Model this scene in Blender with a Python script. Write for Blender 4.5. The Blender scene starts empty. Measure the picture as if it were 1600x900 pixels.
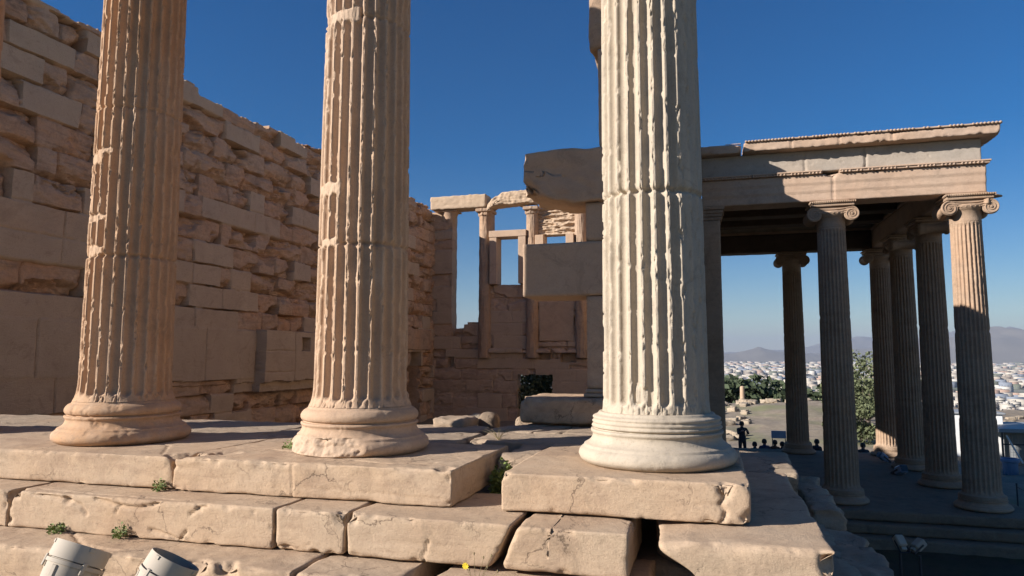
import bpy, math, random
import numpy as np
from mathutils import Vector, Matrix
R = math.radians
# ------------------------------------------------------------------ camera, sky, sun, exposure
# world: +X = north (to the right), +Y = west (away), Z up; origin = foot of the north-east column of the east porch
scene = bpy.context.scene
COL = scene.collection
CAM = np.array([.3453, -4.6484, .6771]); YAW, PIT, ROLL = .2752, .0959, .0006
cam = bpy.data.cameras.new('camera'); camo = bpy.data.objects.new('camera', cam); COL.objects.link(camo)
cam.sensor_width = 36; cam.lens = 1089.5/1600*36; cam.clip_start = .05; cam.clip_end = 60000
fw = Vector((-math.sin(YAW)*math.cos(PIT), math.cos(YAW)*math.cos(PIT), math.sin(PIT)))
rt = Vector((math.cos(YAW), math.sin(YAW), 0)); up = rt.cross(fw)
rt2 = rt*math.cos(ROLL)+up*math.sin(ROLL); up2 = up*math.cos(ROLL)-rt*math.sin(ROLL)
M = Matrix((rt2, up2, -fw)).transposed().to_4x4(); M.translation = Vector(CAM); camo.matrix_world = M
scene.camera = camo
SUN_EL = R(24.6); sdir = Vector((-.822*math.cos(SUN_EL), -.569*math.cos(SUN_EL), math.sin(SUN_EL)))   # towards the sun
world = bpy.data.worlds.new('World'); scene.world = world; world.use_nodes = True
wn = world.node_tree; bg = wn.nodes['Background']
sky = wn.nodes.new('ShaderNodeTexSky'); sky.sky_type = 'NISHITA'; sky.sun_disc = False
sky.sun_elevation = SUN_EL; sky.sun_rotation = math.atan2(sdir.x, sdir.y)
sky.altitude = 150; sky.air_density = 1.0; sky.dust_density = .1; sky.ozone_density = 3.8
hs = wn.nodes.new('ShaderNodeHueSaturation'); hs.inputs['Saturation'].default_value = 1.45; hs.inputs['Hue'].default_value = .508; wn.links.new(sky.outputs[0], hs.inputs['Color']); wn.links.new(hs.outputs[0], bg.inputs[0]); bg.inputs[1].default_value = .05
sl = bpy.data.lights.new('sun', 'SUN'); sl.energy = 5.0; sl.angle = R(.5); sl.color = (1, .945, .905)
so = bpy.data.objects.new('sun', sl); COL.objects.link(so); so.rotation_euler = sdir.to_track_quat('Z', 'Y').to_euler()
vs = scene.view_settings; vs.view_transform = 'Standard'; vs.look = 'None'; vs.gamma = 1; vs.exposure = .92

# ------------------------------------------------------------------ numpy noise
def _h(ix, iy, iz, s):
    n = (ix*374761393 + iy*668265263 + iz*1274126177 + s*974634777) & 0xffffffff
    n = ((n ^ (n >> 13))*1103515245) & 0xffffffff
    n = ((n ^ (n >> 15))*2246822519) & 0xffffffff
    return n ^ (n >> 16)
def pn(x, y, z, s=0):
    x, y, z = np.broadcast_arrays(np.asarray(x, float), np.asarray(y, float), np.asarray(z, float))
    xi, yi, zi = np.floor(x), np.floor(y), np.floor(z); fx, fy, fz = x-xi, y-yi, z-zi
    xi, yi, zi = xi.astype(np.int64), yi.astype(np.int64), zi.astype(np.int64)
    u, v, w = [f*f*f*(f*(f*6-15)+10) for f in (fx, fy, fz)]
    r = 0
    for i in (0, 1):
        for j in (0, 1):
            for k in (0, 1):
                h = _h(xi+i, yi+j, zi+k, s)
                gx = (h & 1023)/511.5-1; gy = ((h >> 10) & 1023)/511.5-1; gz = ((h >> 20) & 1023)/511.5-1
                g = gx*(fx-i)+gy*(fy-j)+gz*(fz-k)
                r = r+g*(u if i else 1-u)*(v if j else 1-v)*(w if k else 1-w)
    return r
def fbm(x, y, z, o=4, s=0, g=.5):
    r = 0; a = 1; f = 1
    for k in range(o):
        r = r+a*pn(x*f, y*f, z*f, s+k*17); a *= g; f *= 2.03
    return r
def facet(x, y, s=0):
    """piecewise-linear random relief on a triangle lattice: flat broken facets with crisp creases, about -.5 to .5"""
    x, y = x+y*.5, y*.866; xi, yi = np.floor(x), np.floor(y); fx, fy = x-xi, y-yi; xi, yi = xi.astype(np.int64), yi.astype(np.int64)
    v = lambda i, j: (_h(xi+i, yi+j, 0*xi, s) & 65535)/65535.-.5
    a, b, c, d = v(0, 0), v(1, 0), v(0, 1), v(1, 1); return np.where(fx+fy < 1, a+(b-a)*fx+(c-a)*fy, d+(c-d)*(1-fx)+(b-d)*(1-fy))
def sst(a, b, x): t = np.clip((x-a)/(b-a), 0, 1); return t*t*(3-2*t)
def rnd(s): return random.Random(s)

# ------------------------------------------------------------------ mesh helpers
def mesh(name, V, F, mat=None, smooth=True, tint=None, parent=None, link=True, sharp=None):
    V = np.asarray(V, np.float32).reshape(-1, 3); me = bpy.data.meshes.new(name)
    if isinstance(F, np.ndarray):
        n, k = F.shape; tot = np.full(n, k, np.int32); li = F.astype(np.int32).ravel()
    else:
        tot = np.array([len(f) for f in F], np.int32); li = np.array([i for f in F for i in f], np.int32)
    me.vertices.add(len(V)); me.vertices.foreach_set('co', V.ravel())
    me.loops.add(len(li)); me.loops.foreach_set('vertex_index', li)
    me.polygons.add(len(tot)); st = np.concatenate([[0], np.cumsum(tot)[:-1]]).astype(np.int32)
    me.polygons.foreach_set('loop_start', st); me.polygons.foreach_set('loop_total', tot)
    me.update(calc_edges=True); me.validate()
    if smooth: me.polygons.foreach_set('use_smooth', np.ones(len(me.polygons), bool))
    if smooth and sharp: me.set_sharp_from_angle(angle=R(sharp))
    if tint is not None:
        a = me.attributes.new('tint', 'FLOAT', 'POINT'); a.data.foreach_set('value', np.asarray(tint, np.float32).ravel())
    if mat: me.materials.append(mat)
    if not link: return me
    o = bpy.data.objects.new(name, me); COL.objects.link(o)
    if parent: o.parent = parent
    return o
def tag(o, label=None, cat=None, group=None, kind=None):
    if label: o['label'] = label
    if cat: o['category'] = cat
    if group: o['group'] = group
    if kind: o['kind'] = kind
    return o
def empty(name, loc, label, cat, group=None, rz=0):
    o = bpy.data.objects.new(name, None); COL.objects.link(o); o.location = loc; o.rotation_euler[2] = rz; o.empty_display_size = .1
    return tag(o, label, cat, group)
def grid_faces(nv, nu, wrap=False, off=0):
    a = np.arange(nv*nu).reshape(nv, nu)+off
    if wrap: a = np.concatenate([a, a[:, :1]], 1)
    return np.stack([a[:-1, :-1], a[:-1, 1:], a[1:, 1:], a[1:, :-1]], -1).reshape(-1, 4)
class MB:                                                 # collects simple shapes for ONE mesh
    def __init__(s): s.V = []; s.F = []; s.n = 0
    def add(s, V, F):
        s.V.append(np.asarray(V, float).reshape(-1, 3)); s.F += [tuple(int(i)+s.n for i in f) for f in F]; s.n += len(s.V[-1]); return s
    def box(s, x0, x1, y0, y1, z0, z1, b=0.0, M=None):
        hx, hy, hz = (x1-x0)/2, (y1-y0)/2, (z1-z0)/2; c = np.array([(x0+x1)/2, (y0+y1)/2, (z0+z1)/2])
        if b <= 0:
            V = np.array([(i*hx, j*hy, k*hz) for k in (-1, 1) for j in (-1, 1) for i in (-1, 1)])
            F = [(0, 2, 3, 1), (4, 5, 7, 6), (0, 1, 5, 4), (2, 6, 7, 3), (0, 4, 6, 2), (1, 3, 7, 5)]
        else:
            V = []; 
            for k in (-1, 1):
                for j in (-1, 1):
                    for i in (-1, 1):
                        V += [(i*hx, j*(hy-b), k*(hz-b)), (i*(hx-b), j*hy, k*(hz-b)), (i*(hx-b), j*(hy-b), k*hz)]
            V = np.array(V); I = lambda i, j, k, a: ((k > 0)*4+(j > 0)*2+(i > 0))*3+a
            F = []
            for sg in (-1, 1):
                F.append([I(sg, -1, -1, 0), I(sg, 1, -1, 0), I(sg, 1, 1, 0), I(sg, -1, 1, 0)][::sg])
                F.append([I(-1, sg, -1, 1), I(1, sg, -1, 1), I(1, sg, 1, 1), I(-1, sg, 1, 1)][::-sg])
                F.append([I(-1, -1, sg, 2), I(1, -1, sg, 2), I(1, 1, sg, 2), I(-1, 1, sg, 2)][::sg])
                for t in (-1, 1):
                    F.append([I(sg, t, -1, 0), I(sg, t, 1, 0), I(sg, t, 1, 1), I(sg, t, -1, 1)][::-sg*t])
                    F.append([I(sg, -1, t, 0), I(sg, 1, t, 0), I(sg, 1, t, 2), I(sg, -1, t, 2)][::sg*t])
                    F.append([I(-1, sg, t, 1), I(1, sg, t, 1), I(1, sg, t, 2), I(-1, sg, t, 2)][::-sg*t])
                    for u in (-1, 1): F.append([I(sg, t, u, 0), I(sg, t, u, 1), I(sg, t, u, 2)][::sg*t*u])
        if M is not None: V = V @ np.array(M).T
        return s.add(V+c, F)
    def lathe(s, prof, n=32, c=(0, 0, 0), M=None, cap=True, a0=0, a1=2*math.pi):
        full = abs(a1-a0-2*math.pi) < 1e-6; m = n if full else n+1
        t = a0+(a1-a0)*np.arange(m)/n; V = np.array([[(r*math.cos(q), r*math.sin(q), z) for q in t] for r, z in prof]).reshape(-1, 3)
        F = [tuple(f) for f in grid_faces(len(prof), m, full)]
        if cap: F += [tuple(range(m))[::-1], tuple(range((len(prof)-1)*m, len(prof)*m))]
        if M is not None: V = V @ np.array(M).T
        return s.add(V+np.array(c), F)
    def tube(s, pts, r, n=8):
        P = [Vector(p) for p in pts]; rr = r if hasattr(r, '__len__') else [r]*len(P); V = []
        for i, p in enumerate(P):
            d = (P[min(i+1, len(P)-1)]-P[max(i-1, 0)]).normalized(); a = d.orthogonal().normalized()
            if i and abs(pa.dot(d)) < .95: a = (pa-d*pa.dot(d)).normalized()
            pa = a; b = d.cross(a)
            V += [p+a*(rr[i]*math.cos(2*math.pi*k/n))+b*(rr[i]*math.sin(2*math.pi*k/n)) for k in range(n)]
        F = [tuple(f) for f in grid_faces(len(P), n, True)]+[tuple(range(n))[::-1], tuple(range((len(P)-1)*n, len(P)*n))]
        return s.add(np.array(V), F)
    def out(s, name, mat, parent=None, smooth=True, sharp=35, link=True):
        return mesh(name, np.concatenate(s.V), s.F, mat, smooth, None, parent, link, sharp)

# ------------------------------------------------------------------ materials
def mat_new(name):
    m = bpy.data.materials.new(name); m.use_nodes = True; return m, m.node_tree, m.node_tree.nodes['Principled BSDF']
def plain(name, col, rough=.6, metal=0, noise=.12, sc=8):
    m, nt, b = mat_new(name); N = nt.nodes.new; L = nt.links.new
    b.inputs['Roughness'].default_value = rough; b.inputs['Metallic'].default_value = metal
    g = N('ShaderNodeNewGeometry'); n = N('ShaderNodeTexNoise'); n.inputs['Scale'].default_value = sc; n.inputs['Detail'].default_value = 5
    L(g.outputs['Position'], n.inputs['Vector']); mx = N('ShaderNodeMix'); mx.data_type = 'RGBA'
    mx.inputs[6].default_value = (*[c*(1-noise) for c in col], 1); mx.inputs[7].default_value = (*[min(1, c*(1+noise)) for c in col], 1)
    L(n.outputs[0], mx.inputs[0]); L(mx.outputs[2], b.inputs['Base Color']); return m
def stone(name, base, dark, warm, alt=None, sc=1.0, bump=1.0, crack=0.0, pits=.4, strata=.35, streak=0.0, joints=None):
    """weathered marble: large blotches, strata veins, fine grain; 'tint' attribute blends towards alt (newer or rusty stone)"""
    wb = lambda q: q and tuple(a*b_ for a, b_ in zip(q, (.93, .87, .755)))
    base, dark, warm, alt = wb(base), wb(dark), wb(warm), wb(alt)
    m, nt, b = mat_new(name); N = nt.nodes.new; L = nt.links.new
    g = N('ShaderNodeNewGeometry'); P = g.outputs['Position']
    def noise(scale, det=6, rough=.55, vec=None, dist=0):
        n = N('ShaderNodeTexNoise'); n.inputs['Scale'].default_value = scale; n.inputs['Detail'].default_value = det
        n.inputs['Roughness'].default_value = rough; n.inputs['Distortion'].default_value = dist; L(vec or P, n.inputs['Vector']); return n.outputs[0]
    def ramp(f, a, c):
        r = N('ShaderNodeMapRange'); r.inputs[1].default_value = a; r.inputs[2].default_value = c; L(f, r.inputs[0]); return r.outputs[0]
    def mul(f, k):
        x = N('ShaderNodeMath'); x.operation = 'MULTIPLY'; L(f, x.inputs[0])
        if isinstance(k, (int, float)): x.inputs[1].default_value = k
        else: L(k, x.inputs[1])
        return x.outputs[0]
    def mix(f, A, B):
        x = N('ShaderNodeMix'); x.data_type = 'RGBA'; L(f, x.inputs[0])
        for i, c in ((6, A), (7, B)):
            if isinstance(c, tuple): x.inputs[i].default_value = (*c, 1)
            else: L(c, x.inputs[i])
        return x.outputs[2]
    mp = N('ShaderNodeMapping'); L(P, mp.inputs[0]); mp.inputs['Scale'].default_value = (1, 1, 5.5); mp.inputs['Rotation'].default_value = (.05, .08, 0)
    c = mix(ramp(noise(1.1*sc, 8, .6), .38, .66), base, warm)
    c = mix(mul(ramp(noise(2.3*sc, 8, .65, dist=.6), .50, .72), .75), c, dark)
    c = mix(mul(ramp(noise(2.6*sc, 8, .7, mp.outputs[0], .4), .50, .70), strata), c, dark)
    c = mix(mul(ramp(noise(19*sc, 8, .75), .50, .72), .5), c, dark)
    light = tuple(min(.9, x*1.28) for x in base)
    c = mix(mul(ramp(noise(5.5*sc, 8, .7), .56, .72), .55), c, light)
    if streak:
        ms = N('ShaderNodeMapping'); L(P, ms.inputs[0]); ms.inputs['Scale'].default_value = (6, 6, .5)
        c = mix(mul(ramp(noise(1.2, 7, .6, ms.outputs[0]), .48, .68), streak), c, warm)
    if alt:
        at = N('ShaderNodeAttribute'); at.attribute_name = 'tint'; ca = mix(ramp(noise(3*sc, 6), .35, .7), alt, tuple(x*.88 for x in alt))
        c = mix(at.outputs['Fac'], c, ca)
    hb = mul(noise(48*sc, 10, .8), .95); h2 = mul(noise(9*sc, 9, .75), .55); h3 = mul(noise(3.4*sc, 9, .75, mp.outputs[0], .4), .75)
    def add(A, B):
        x = N('ShaderNodeMath'); x.operation = 'ADD'; L(A, x.inputs[0]); L(B, x.inputs[1]); return x.outputs[0]
    h = add(add(hb, h2), h3)
    vv_ = ramp(noise(.45, 5, .6, dist=.5), .40, .62); g2 = ramp(noise(1.7*sc, 9, .75, dist=.9), .55, .64); c = mix(mul(g2, .32), c, tuple(x*.55 for x in base)); c = mix(mul(vv_, .30), c, tuple(x*y for x, y in zip(base, (.86, .90, .98))))
    st2 = ramp(noise(3.1*sc, 10, .8, dist=1.2), .56, .60); c = mix(mul(st2, .40), c, tuple(x*.62 for x in base)); c = mix(mul(ramp(noise(75*sc, 8, .8), .54, .66), .45), c, tuple(x*.55 for x in dark))
    if pits:
        vo = N('ShaderNodeTexVoronoi'); vo.inputs['Scale'].default_value = 46*sc; L(P, vo.inputs['Vector'])
        pm = mul(ramp(vo.outputs['Distance'], .32, .05), mul(ramp(noise(4*sc, 5), .5, .62), -pits)); h = add(h, pm)
    if crack:
        dn = N('ShaderNodeTexNoise'); dn.inputs['Scale'].default_value = 2.2; dn.inputs['Detail'].default_value = 8; dn.inputs['Roughness'].default_value = .65; L(P, dn.inputs['Vector'])
        vm = N('ShaderNodeVectorMath'); vm.operation = 'MULTIPLY_ADD'; L(dn.outputs['Color'], vm.inputs[0]); vm.inputs[1].default_value = (.55, .55, .55); L(P, vm.inputs[2])
        v2 = N('ShaderNodeTexVoronoi'); v2.feature = 'DISTANCE_TO_EDGE'; v2.inputs['Scale'].default_value = 1.9; L(vm.outputs[0], v2.inputs['Vector'])
        line = mul(ramp(v2.outputs['Distance'], .011, .002), ramp(noise(1.6, 4), .47, .56))
        c = mix(mul(line, crack*.8), c, tuple(x*.25 for x in dark)); h = add(h, mul(line, -2.5*crack))
    bp = N('ShaderNodeBump'); bp.inputs['Strength'].default_value = .75*bump; bp.inputs['Distance'].default_value = .022; L(h, bp.inputs['Height'])
    L(bp.outputs[0], b.inputs['Normal']); L(c, b.inputs['Base Color']); b.inputs['Roughness'].default_value = .88; b.inputs['Specular IOR Level'].default_value = .25
    return m
M_STEP = stone('step_marble', (.50, .39, .295), (.30, .21, .155), (.52, .375, .26), alt=(.46, .42, .36), crack=.8, bump=.55, pits=.2)
M_PAVE = stone('paving_marble', (.44, .36, .285), (.24, .185, .15), (.46, .35, .26), crack=.8, bump=.9)
M_COLA = stone('honey_column_marble', (.50, .365, .27), (.35, .235, .165), (.53, .325, .19), alt=(.54, .42, .33), crack=.0, bump=.35, streak=.75, strata=.15)
M_COLB = stone('pink_column_marble', (.53, .405, .315), (.37, .265, .20), (.53, .37, .26), alt=(.54, .43, .34), crack=.0, bump=.35, streak=.55, strata=.15)
M_COLC = stone('pale_restored_marble', (.485, .43, .365), (.36, .315, .27), (.49, .43, .36), alt=(.52, .45, .37), crack=.0, bump=.28, streak=.2, strata=.12, pits=.6)
M_WALL = stone('brown_wall_marble', (.57, .425, .325), (.18, .12, .09), (.64, .385, .235), alt=(.58, .475, .375), sc=.8, bump=1.3, strata=.6)
M_WEST = stone('west_wall_marble', (.53, .40, .305), (.29, .195, .145), (.52, .36, .26), alt=(.54, .42, .32), sc=.7, bump=.9, strata=.4)
M_NEW = stone('new_cut_marble', (.52, .40, .315), (.42, .30, .225), (.53, .385, .28), sc=.9, bump=.3, pits=.3, strata=.35, crack=.35, streak=.3)
M_PORCH = stone('porch_marble', (.44, .335, .26), (.20, .14, .105), (.44, .30, .21), alt=(.22, .21, .195), sc=.7, bump=.6, strata=.35, streak=.3)  # porch shade put into the colour of its marble
M_PLAT = stone('dark_platform_marble', (.27, .215, .17), (.12, .095, .08), (.25, .19, .14), sc=.7, bump=.8)  # darker marble over the whole platform
M_ENT = stone('entablature_marble', (.54, .415, .335), (.36, .265, .21), (.54, .385, .29), sc=.7, bump=.6, strata=.4, streak=.3)  # same marble as the porch, lighter copy with sunlight in the colour
M_SHADED = stone('shade_darkened_marble', (.13, .10, .08), (.06, .045, .035), (.12, .09, .065), sc=.7, bump=.4)  # shade under the porch roof painted into the marble colour
M_COURT = stone('dark_court_ground', (.085, .07, .05), (.04, .035, .025), (.07, .075, .035), bump=1.)  # darker tone for the sheet laid over the court
M_FRIEZE = stone('grey_frieze_limestone', (.42, .38, .345), (.30, .265, .235), (.43, .375, .33), bump=.4, strata=.1, pits=.8)
M_ROCK = stone('field_stone', (.40, .35, .29), (.22, .19, .16), (.42, .34, .26), crack=.3)
M_LAMP = plain('white_lamp_paint', (.42, .355, .27), .8, noise=.07, sc=14)
M_LAMPB = plain('blue_grey_lamp_paint', (.30, .38, .50), .4)
M_DARK = plain('dark_metal', (.04, .04, .045), .5)
M_GLASS = plain('lamp_glass', (.05, .055, .06), .12)
M_CLOTH = [plain('dark_cloth', (.05, .05, .06), .9), plain('navy_cloth', (.06, .08, .16), .9), plain('brown_cloth', (.16, .09, .06), .9)]
M_SKIN = plain('skin', (.42, .26, .19), .6); M_HAIR = plain('dark_hair', (.02, .015, .012), .6)
M_LEAF = plain('leaf_green', (.17, .22, .055), .7, noise=.5, sc=30)
M_LEAFD = plain('dark_leaf', (.045, .062, .025), .8, noise=.4, sc=2)
M_OLIVE = plain('olive_leaf', (.11, .125, .055), .8, noise=.35, sc=2)
M_BARK = plain('bark', (.12, .09, .07), .9, noise=.3)
M_YEL = plain('yellow_petal', (.75, .55, .03), .6); M_DRY = plain('dry_stem', (.20, .15, .07), .9)
M_BIN = plain('blue_grey_plastic', (.16, .22, .32), .5); M_WHITE = plain('white_paint', (.72, .71, .67), .6); M_GREY = plain('grey_metal', (.28, .29, .29), .5)
M_TILE = plain('terracotta', (.30, .16, .10), .9)
CITY = [plain('city_wall', c, .9, noise=.06, sc=.05) for c in ((.56, .53, .47), (.48, .44, .38), (.60, .58, .54), (.40, .36, .31), (.44, .33, .26), (.34, .37, .40))]

# ------------------------------------------------------------------ rough block (lattice box, rounded + eroded, cracks and bites)
def rough_block(name, x0, x1, y0, y1, z0, z1, mat, res=.02, r=.02, rv=1.0, amp=.006, seed=0, bites=(), cracks=(), chips=0, shear=None, tint=0.0, parent=None, warp=None, big=.012):
    h = np.array([(x1-x0)/2, (y1-y0)/2, (z1-z0)/2]); c0 = np.array([(x0+x1)/2, (y0+y1)/2, (z0+z1)/2])
    n = np.maximum(2, np.round(2*h/res).astype(int)); Q = []; F = []; off = 0
    for ax in range(3):
        a, b = [(1, 2), (2, 0), (0, 1)][ax]
        ia, ib = np.meshgrid(np.arange(n[a]+1), np.arange(n[b]+1), indexing='ij')
        for sg in (0, 1):
            q = np.zeros(ia.shape+(3,), int); q[..., a] = ia; q[..., b] = ib; q[..., ax] = sg*n[ax]
            Q.append(q.reshape(-1, 3)); f = grid_faces(ia.shape[0], ia.shape[1], off=off); F.append(f if not sg else f[:, ::-1]); off += ia.size
    Q = np.concatenate(Q); F = np.concatenate(F)[:, ::-1]
    key = (Q[:, 0]*100003+Q[:, 1])*100003+Q[:, 2]; _, ui, inv = np.unique(key, return_index=True, return_inverse=True)
    Q = Q[ui]; F = inv.reshape(-1)[F]
    q = (Q/n*2-1)*h; w = q+c0
    rr = r*(1+rv*np.clip(fbm(w[:, 0]*3.1, w[:, 1]*3.1, w[:, 2]*3.1, 3, seed+5)*2.2, -.8, 3)); rr = np.minimum(rr, h.min()*.8)[:, None]
    c = np.clip(q, -(h-rr), h-rr); v = q-c; L = np.linalg.norm(v, axis=1, keepdims=True); nrm = v/np.maximum(L, 1e-9)
    mxn = np.abs(q/h); face = (mxn >= .9999)
    nn = np.where(L > 1e-9, nrm, face*np.sign(q)); nn = nn/np.maximum(np.linalg.norm(nn, axis=1, keepdims=True), 1e-9)
    p = np.where(L > rr, c+nrm*rr, q)
    edge = (face.sum(1) >= 2)
    d = -np.abs(fbm(w[:, 0]*1.3, w[:, 1]*1.3, w[:, 2]*1.3, 3, seed))*big + fbm(w[:, 0]*7, w[:, 1]*7, w[:, 2]*11, 4, seed+9)*amp
    st = fbm(w[:, 0]*.9, w[:, 1]*.9, w[:, 2]*16, 3, seed+31); d = d-np.clip(st-.12, 0, 1)*amp*2.2
    p = p+nn*d[:, None]+c0
    for (bx, by, bz, br) in bites:
        D = p-np.array([bx, by, bz]); dist = np.linalg.norm(D*np.array([1, 1, 1.15]), axis=1); rn = br*(1+.25*fbm(p[:, 0]*9, p[:, 1]*9, p[:, 2]*9, 3, seed+77)+.55*facet((p[:, 0]+p[:, 1])*1.6/br, (p[:, 2]-p[:, 1]*.6)*1.6/br, seed+78))
        k = dist < rn; p[k] += -nn[k]*((rn-dist)*.9)[k, None]
    rc_ = rnd(seed*7+1)
    for _ in range(chips):
        t = rc_.random(); ex = rc_.choice((0, 0, 0, 1, 2)); br = rc_.uniform(.012, .042)*rc_.choice((.6, 1, 1, 1.3))
        C_ = (x0+t*(x1-x0), y0-br*.35, z1+br*.3) if ex == 0 else ((x0+t*(x1-x0), y0-br*.4, z0) if ex == 1 else (rc_.choice((x0, x1)), y0-br*.3, z0+t*(z1-z0)))
        D = (p-np.array(C_))*np.array([rc_.uniform(.4, 1), 1, 1]); dist = np.linalg.norm(D, axis=1)+facet((p[:, 0]+p[:, 1])*26, (p[:, 2]-p[:, 1]*.6)*26, seed+_)*.022; k = dist < br; p[k] -= nn[k]*((br-dist)*.75)[k, None]
    for (axis, pts, wd, dp) in cracks:           # polylines on a face: axis 'y' -> (x,z), 'z' -> (x,y)
        iu, iv, ia = {'y': (0, 2, 1), 'z': (0, 1, 2)}[axis]
        U = np.stack([p[:, iu], p[:, iv]], 1)+np.stack([fbm(p[:, 0]*14, p[:, 1]*14, p[:, 2]*14, 3, seed+3), fbm(p[:, 0]*14, p[:, 1]*14, p[:, 2]*14, 3, seed+4)], 1)*.014
        dm = np.full(len(p), 9.)
        for A, B in zip(pts[:-1], pts[1:]):
            A = np.array(A); B = np.array(B); t = np.clip(((U-A)@(B-A))/max(1e-9, (B-A)@(B-A)), 0, 1); dm = np.minimum(dm, np.linalg.norm(U-(A+t[:, None]*(B-A)), axis=1))
        ok = np.abs(nn[:, ia]) > .4
        p -= nn*(np.where(ok, np.clip(1-dm/wd, 0, 1)**.7, 0)*dp)[:, None]
    if big > .02:
        fa = facet((p[:, 0]+p[:, 1]*.7)*8, (p[:, 2]+p[:, 1]*.6)*10, seed); p = p+nn*(fa*big*.55)[:, None]
    if warp: p = warp(p)
    T = np.full(len(p), float(tint))
    return mesh(name, p, F, mat, True, T, parent)

# ------------------------------------------------------------------ wall: height field with a mask of cells, real thickness
def wall(name, u0, u1, v0, v1, res, depth, mask, thick, place, mat, parent=None, jit=.02, seed=0):
    nu = int((u1-u0)/res)+1; nv = int((v1-v0)/res)+1
    u = np.linspace(u0, u1, nu); v = np.linspace(v0, v1, nv); U, V = np.meshgrid(u, v)
    d, T = depth(U, V)
    uc = (U[:-1, :-1]+U[1:, 1:])/2; vc = (V[:-1, :-1]+V[1:, 1:])/2
    keep = mask(uc, vc); ju = fbm(U*3.3, V*3.3, 1.7, 3, seed+91)*jit; jv = fbm(U*3.3, V*3.3, 7.7, 3, seed+92)*jit
    a = np.arange(nv*nu).reshape(nv, nu); N = nv*nu
    P = place(U+ju, V+jv, d); Bk = place(U+ju, V+jv, -thick+fbm(U*2, V*2, 3.3, 2, seed)*.05)
    q = np.stack([a[:-1, :-1], a[:-1, 1:], a[1:, 1:], a[1:, :-1]], -1)
    front = q[keep]; back = front[:, ::-1]+N; S = []
    K = np.pad(keep, 1)
    for (dy, dx, i, j) in ((-1, 0, 0, 1), (0, 1, 1, 2), (1, 0, 2, 3), (0, -1, 3, 0)):
        nb = K[1+dy:K.shape[0]-1+dy, 1+dx:K.shape[1]-1+dx]; e = keep & ~nb; qq = q[e]
        S.append(np.stack([qq[:, j], qq[:, i], qq[:, i]+N, qq[:, j]+N], -1))
    F = np.concatenate([front, back]+S); V3 = np.concatenate([P.reshape(-1, 3), Bk.reshape(-1, 3)]); TT = np.concatenate([T.ravel(), T.ravel()])
    used = np.unique(F); mp = np.full(2*N, -1); mp[used] = np.arange(len(used))
    return mesh(name, V3[used], mp[F], mat, True, TT[used], parent, sharp=50)
def masonry(U, V, courses, seed, lmin=.9, lmax=1.5, smoothp=.22, rough=.10, joint=.02, umin=-30, umax=40, recess=.10):
    """depth and tint of a wall of squared blocks: some eroded deeply, some smooth replacements"""
    d = np.zeros_like(U); T = np.zeros_like(U); rg = rnd(seed)
    wob = fbm(U*2.1, V*2.1, seed*1.3, 3, seed)*.03; V2 = V+wob*.6; U2 = U+wob
    nb = fbm(U*1.6, V*3.2, 5.5, 5, seed+2, .55); nf = fbm(U*9, V*11, 2.5, 4, seed+3); lay = fbm(U*1.2, V*10, 9.5, 4, seed+4, .6); fq = nb*.5; fc = facet((U+fq)*4.5, (V+fq)*8, seed)*1.0+facet((U+fq)*12, (V-fq)*19, seed+1)*.42
    for ci, (c0, c1) in enumerate(zip(courses[:-1], courses[1:])):
        x = umin+rg.random()*lmax
        inrow = (V2 >= c0) & (V2 < c1)
        if not inrow.any():
            continue
        while x < umax:
            L = rg.uniform(lmin, lmax)*(.55 if rg.random() < .22 else 1); a, b = x, x+L; x = b
            base = rg.uniform(-recess, .02); sm = rg.random() < smoothp; ed = rg.uniform(.03, .10); tl = rg.random(); tw = rg.uniform(-.5, .5); bi = rg.random()
            if b < U.min() or a > U.max(): continue
            k = inrow & (U2 >= a) & (U2 < b)
            if not k.any(): continue
            uu, vv = U2[k], V2[k]; eu = np.minimum(uu-a, b-uu); ev = np.minimum(vv-c0, c1-vv); e = np.minimum(eu, ev)
            if sm:
                dd = np.where(e < joint*.6, -.02, 0)+.004*nf[k]+.0; T[k] = .85+.15*tl
            else:
                m = np.minimum(eu, ev*1.3); rw = ed*(1+1.2*nb[k])
                hu, hv = (b-a)/2, (c1-c0)/2; pu, pv_ = (uu-(a+b)/2)/hu, (vv-(c0+c1)/2)/hv; cut = np.zeros(uu.shape)
                for _ in range(rg.choice((1, 2, 2, 3, 4))):     # broken facets: part of the face split away along slanting planes
                    ph = rg.choice((-1, 1))*rg.uniform(.9, 2.2) if rg.random() < .7 else rg.uniform(0, 6.28); q_ = pu*math.cos(ph)+pv_*math.sin(ph)+nb[k]*.9+nf[k]*.12
                    cut = np.maximum(cut, np.clip(q_-rg.uniform(.05, .85), 0, 2)*rg.uniform(.05, .34)+(q_ > rg.uniform(.3, 1.3))*rg.uniform(.01, .05))
                cut = np.minimum(cut, 1.7*rough); rg_ = .25+np.clip(cut/.05, 0, 1)
                dd = base*.6-cut-rough*.30*np.exp(-np.maximum(m, 0)/np.maximum(rw*.35, .008))-np.abs(lay[k])*rough*.45*rg_+nf[k]*.012*rg_+fc[k]*rough*.62*rg_+np.minimum(nb[k], 0)*rough*.6-(m < .012)*.03
                if rg.random() < .05: dd = dd-.12
                if bi < .28:
                    cu = a+(L if tw > 0 else 0); cv = c0 if tl < .5 else c1
                    rd = np.hypot(uu-cu, (vv-cv)*1.3); dd = dd-np.clip(.34*(1+nb[k]*1.3)-rd, 0, .2)*.8
                T[k] = max(0, tl*.5-.2)
            d[k] = dd
    return d, T

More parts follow.
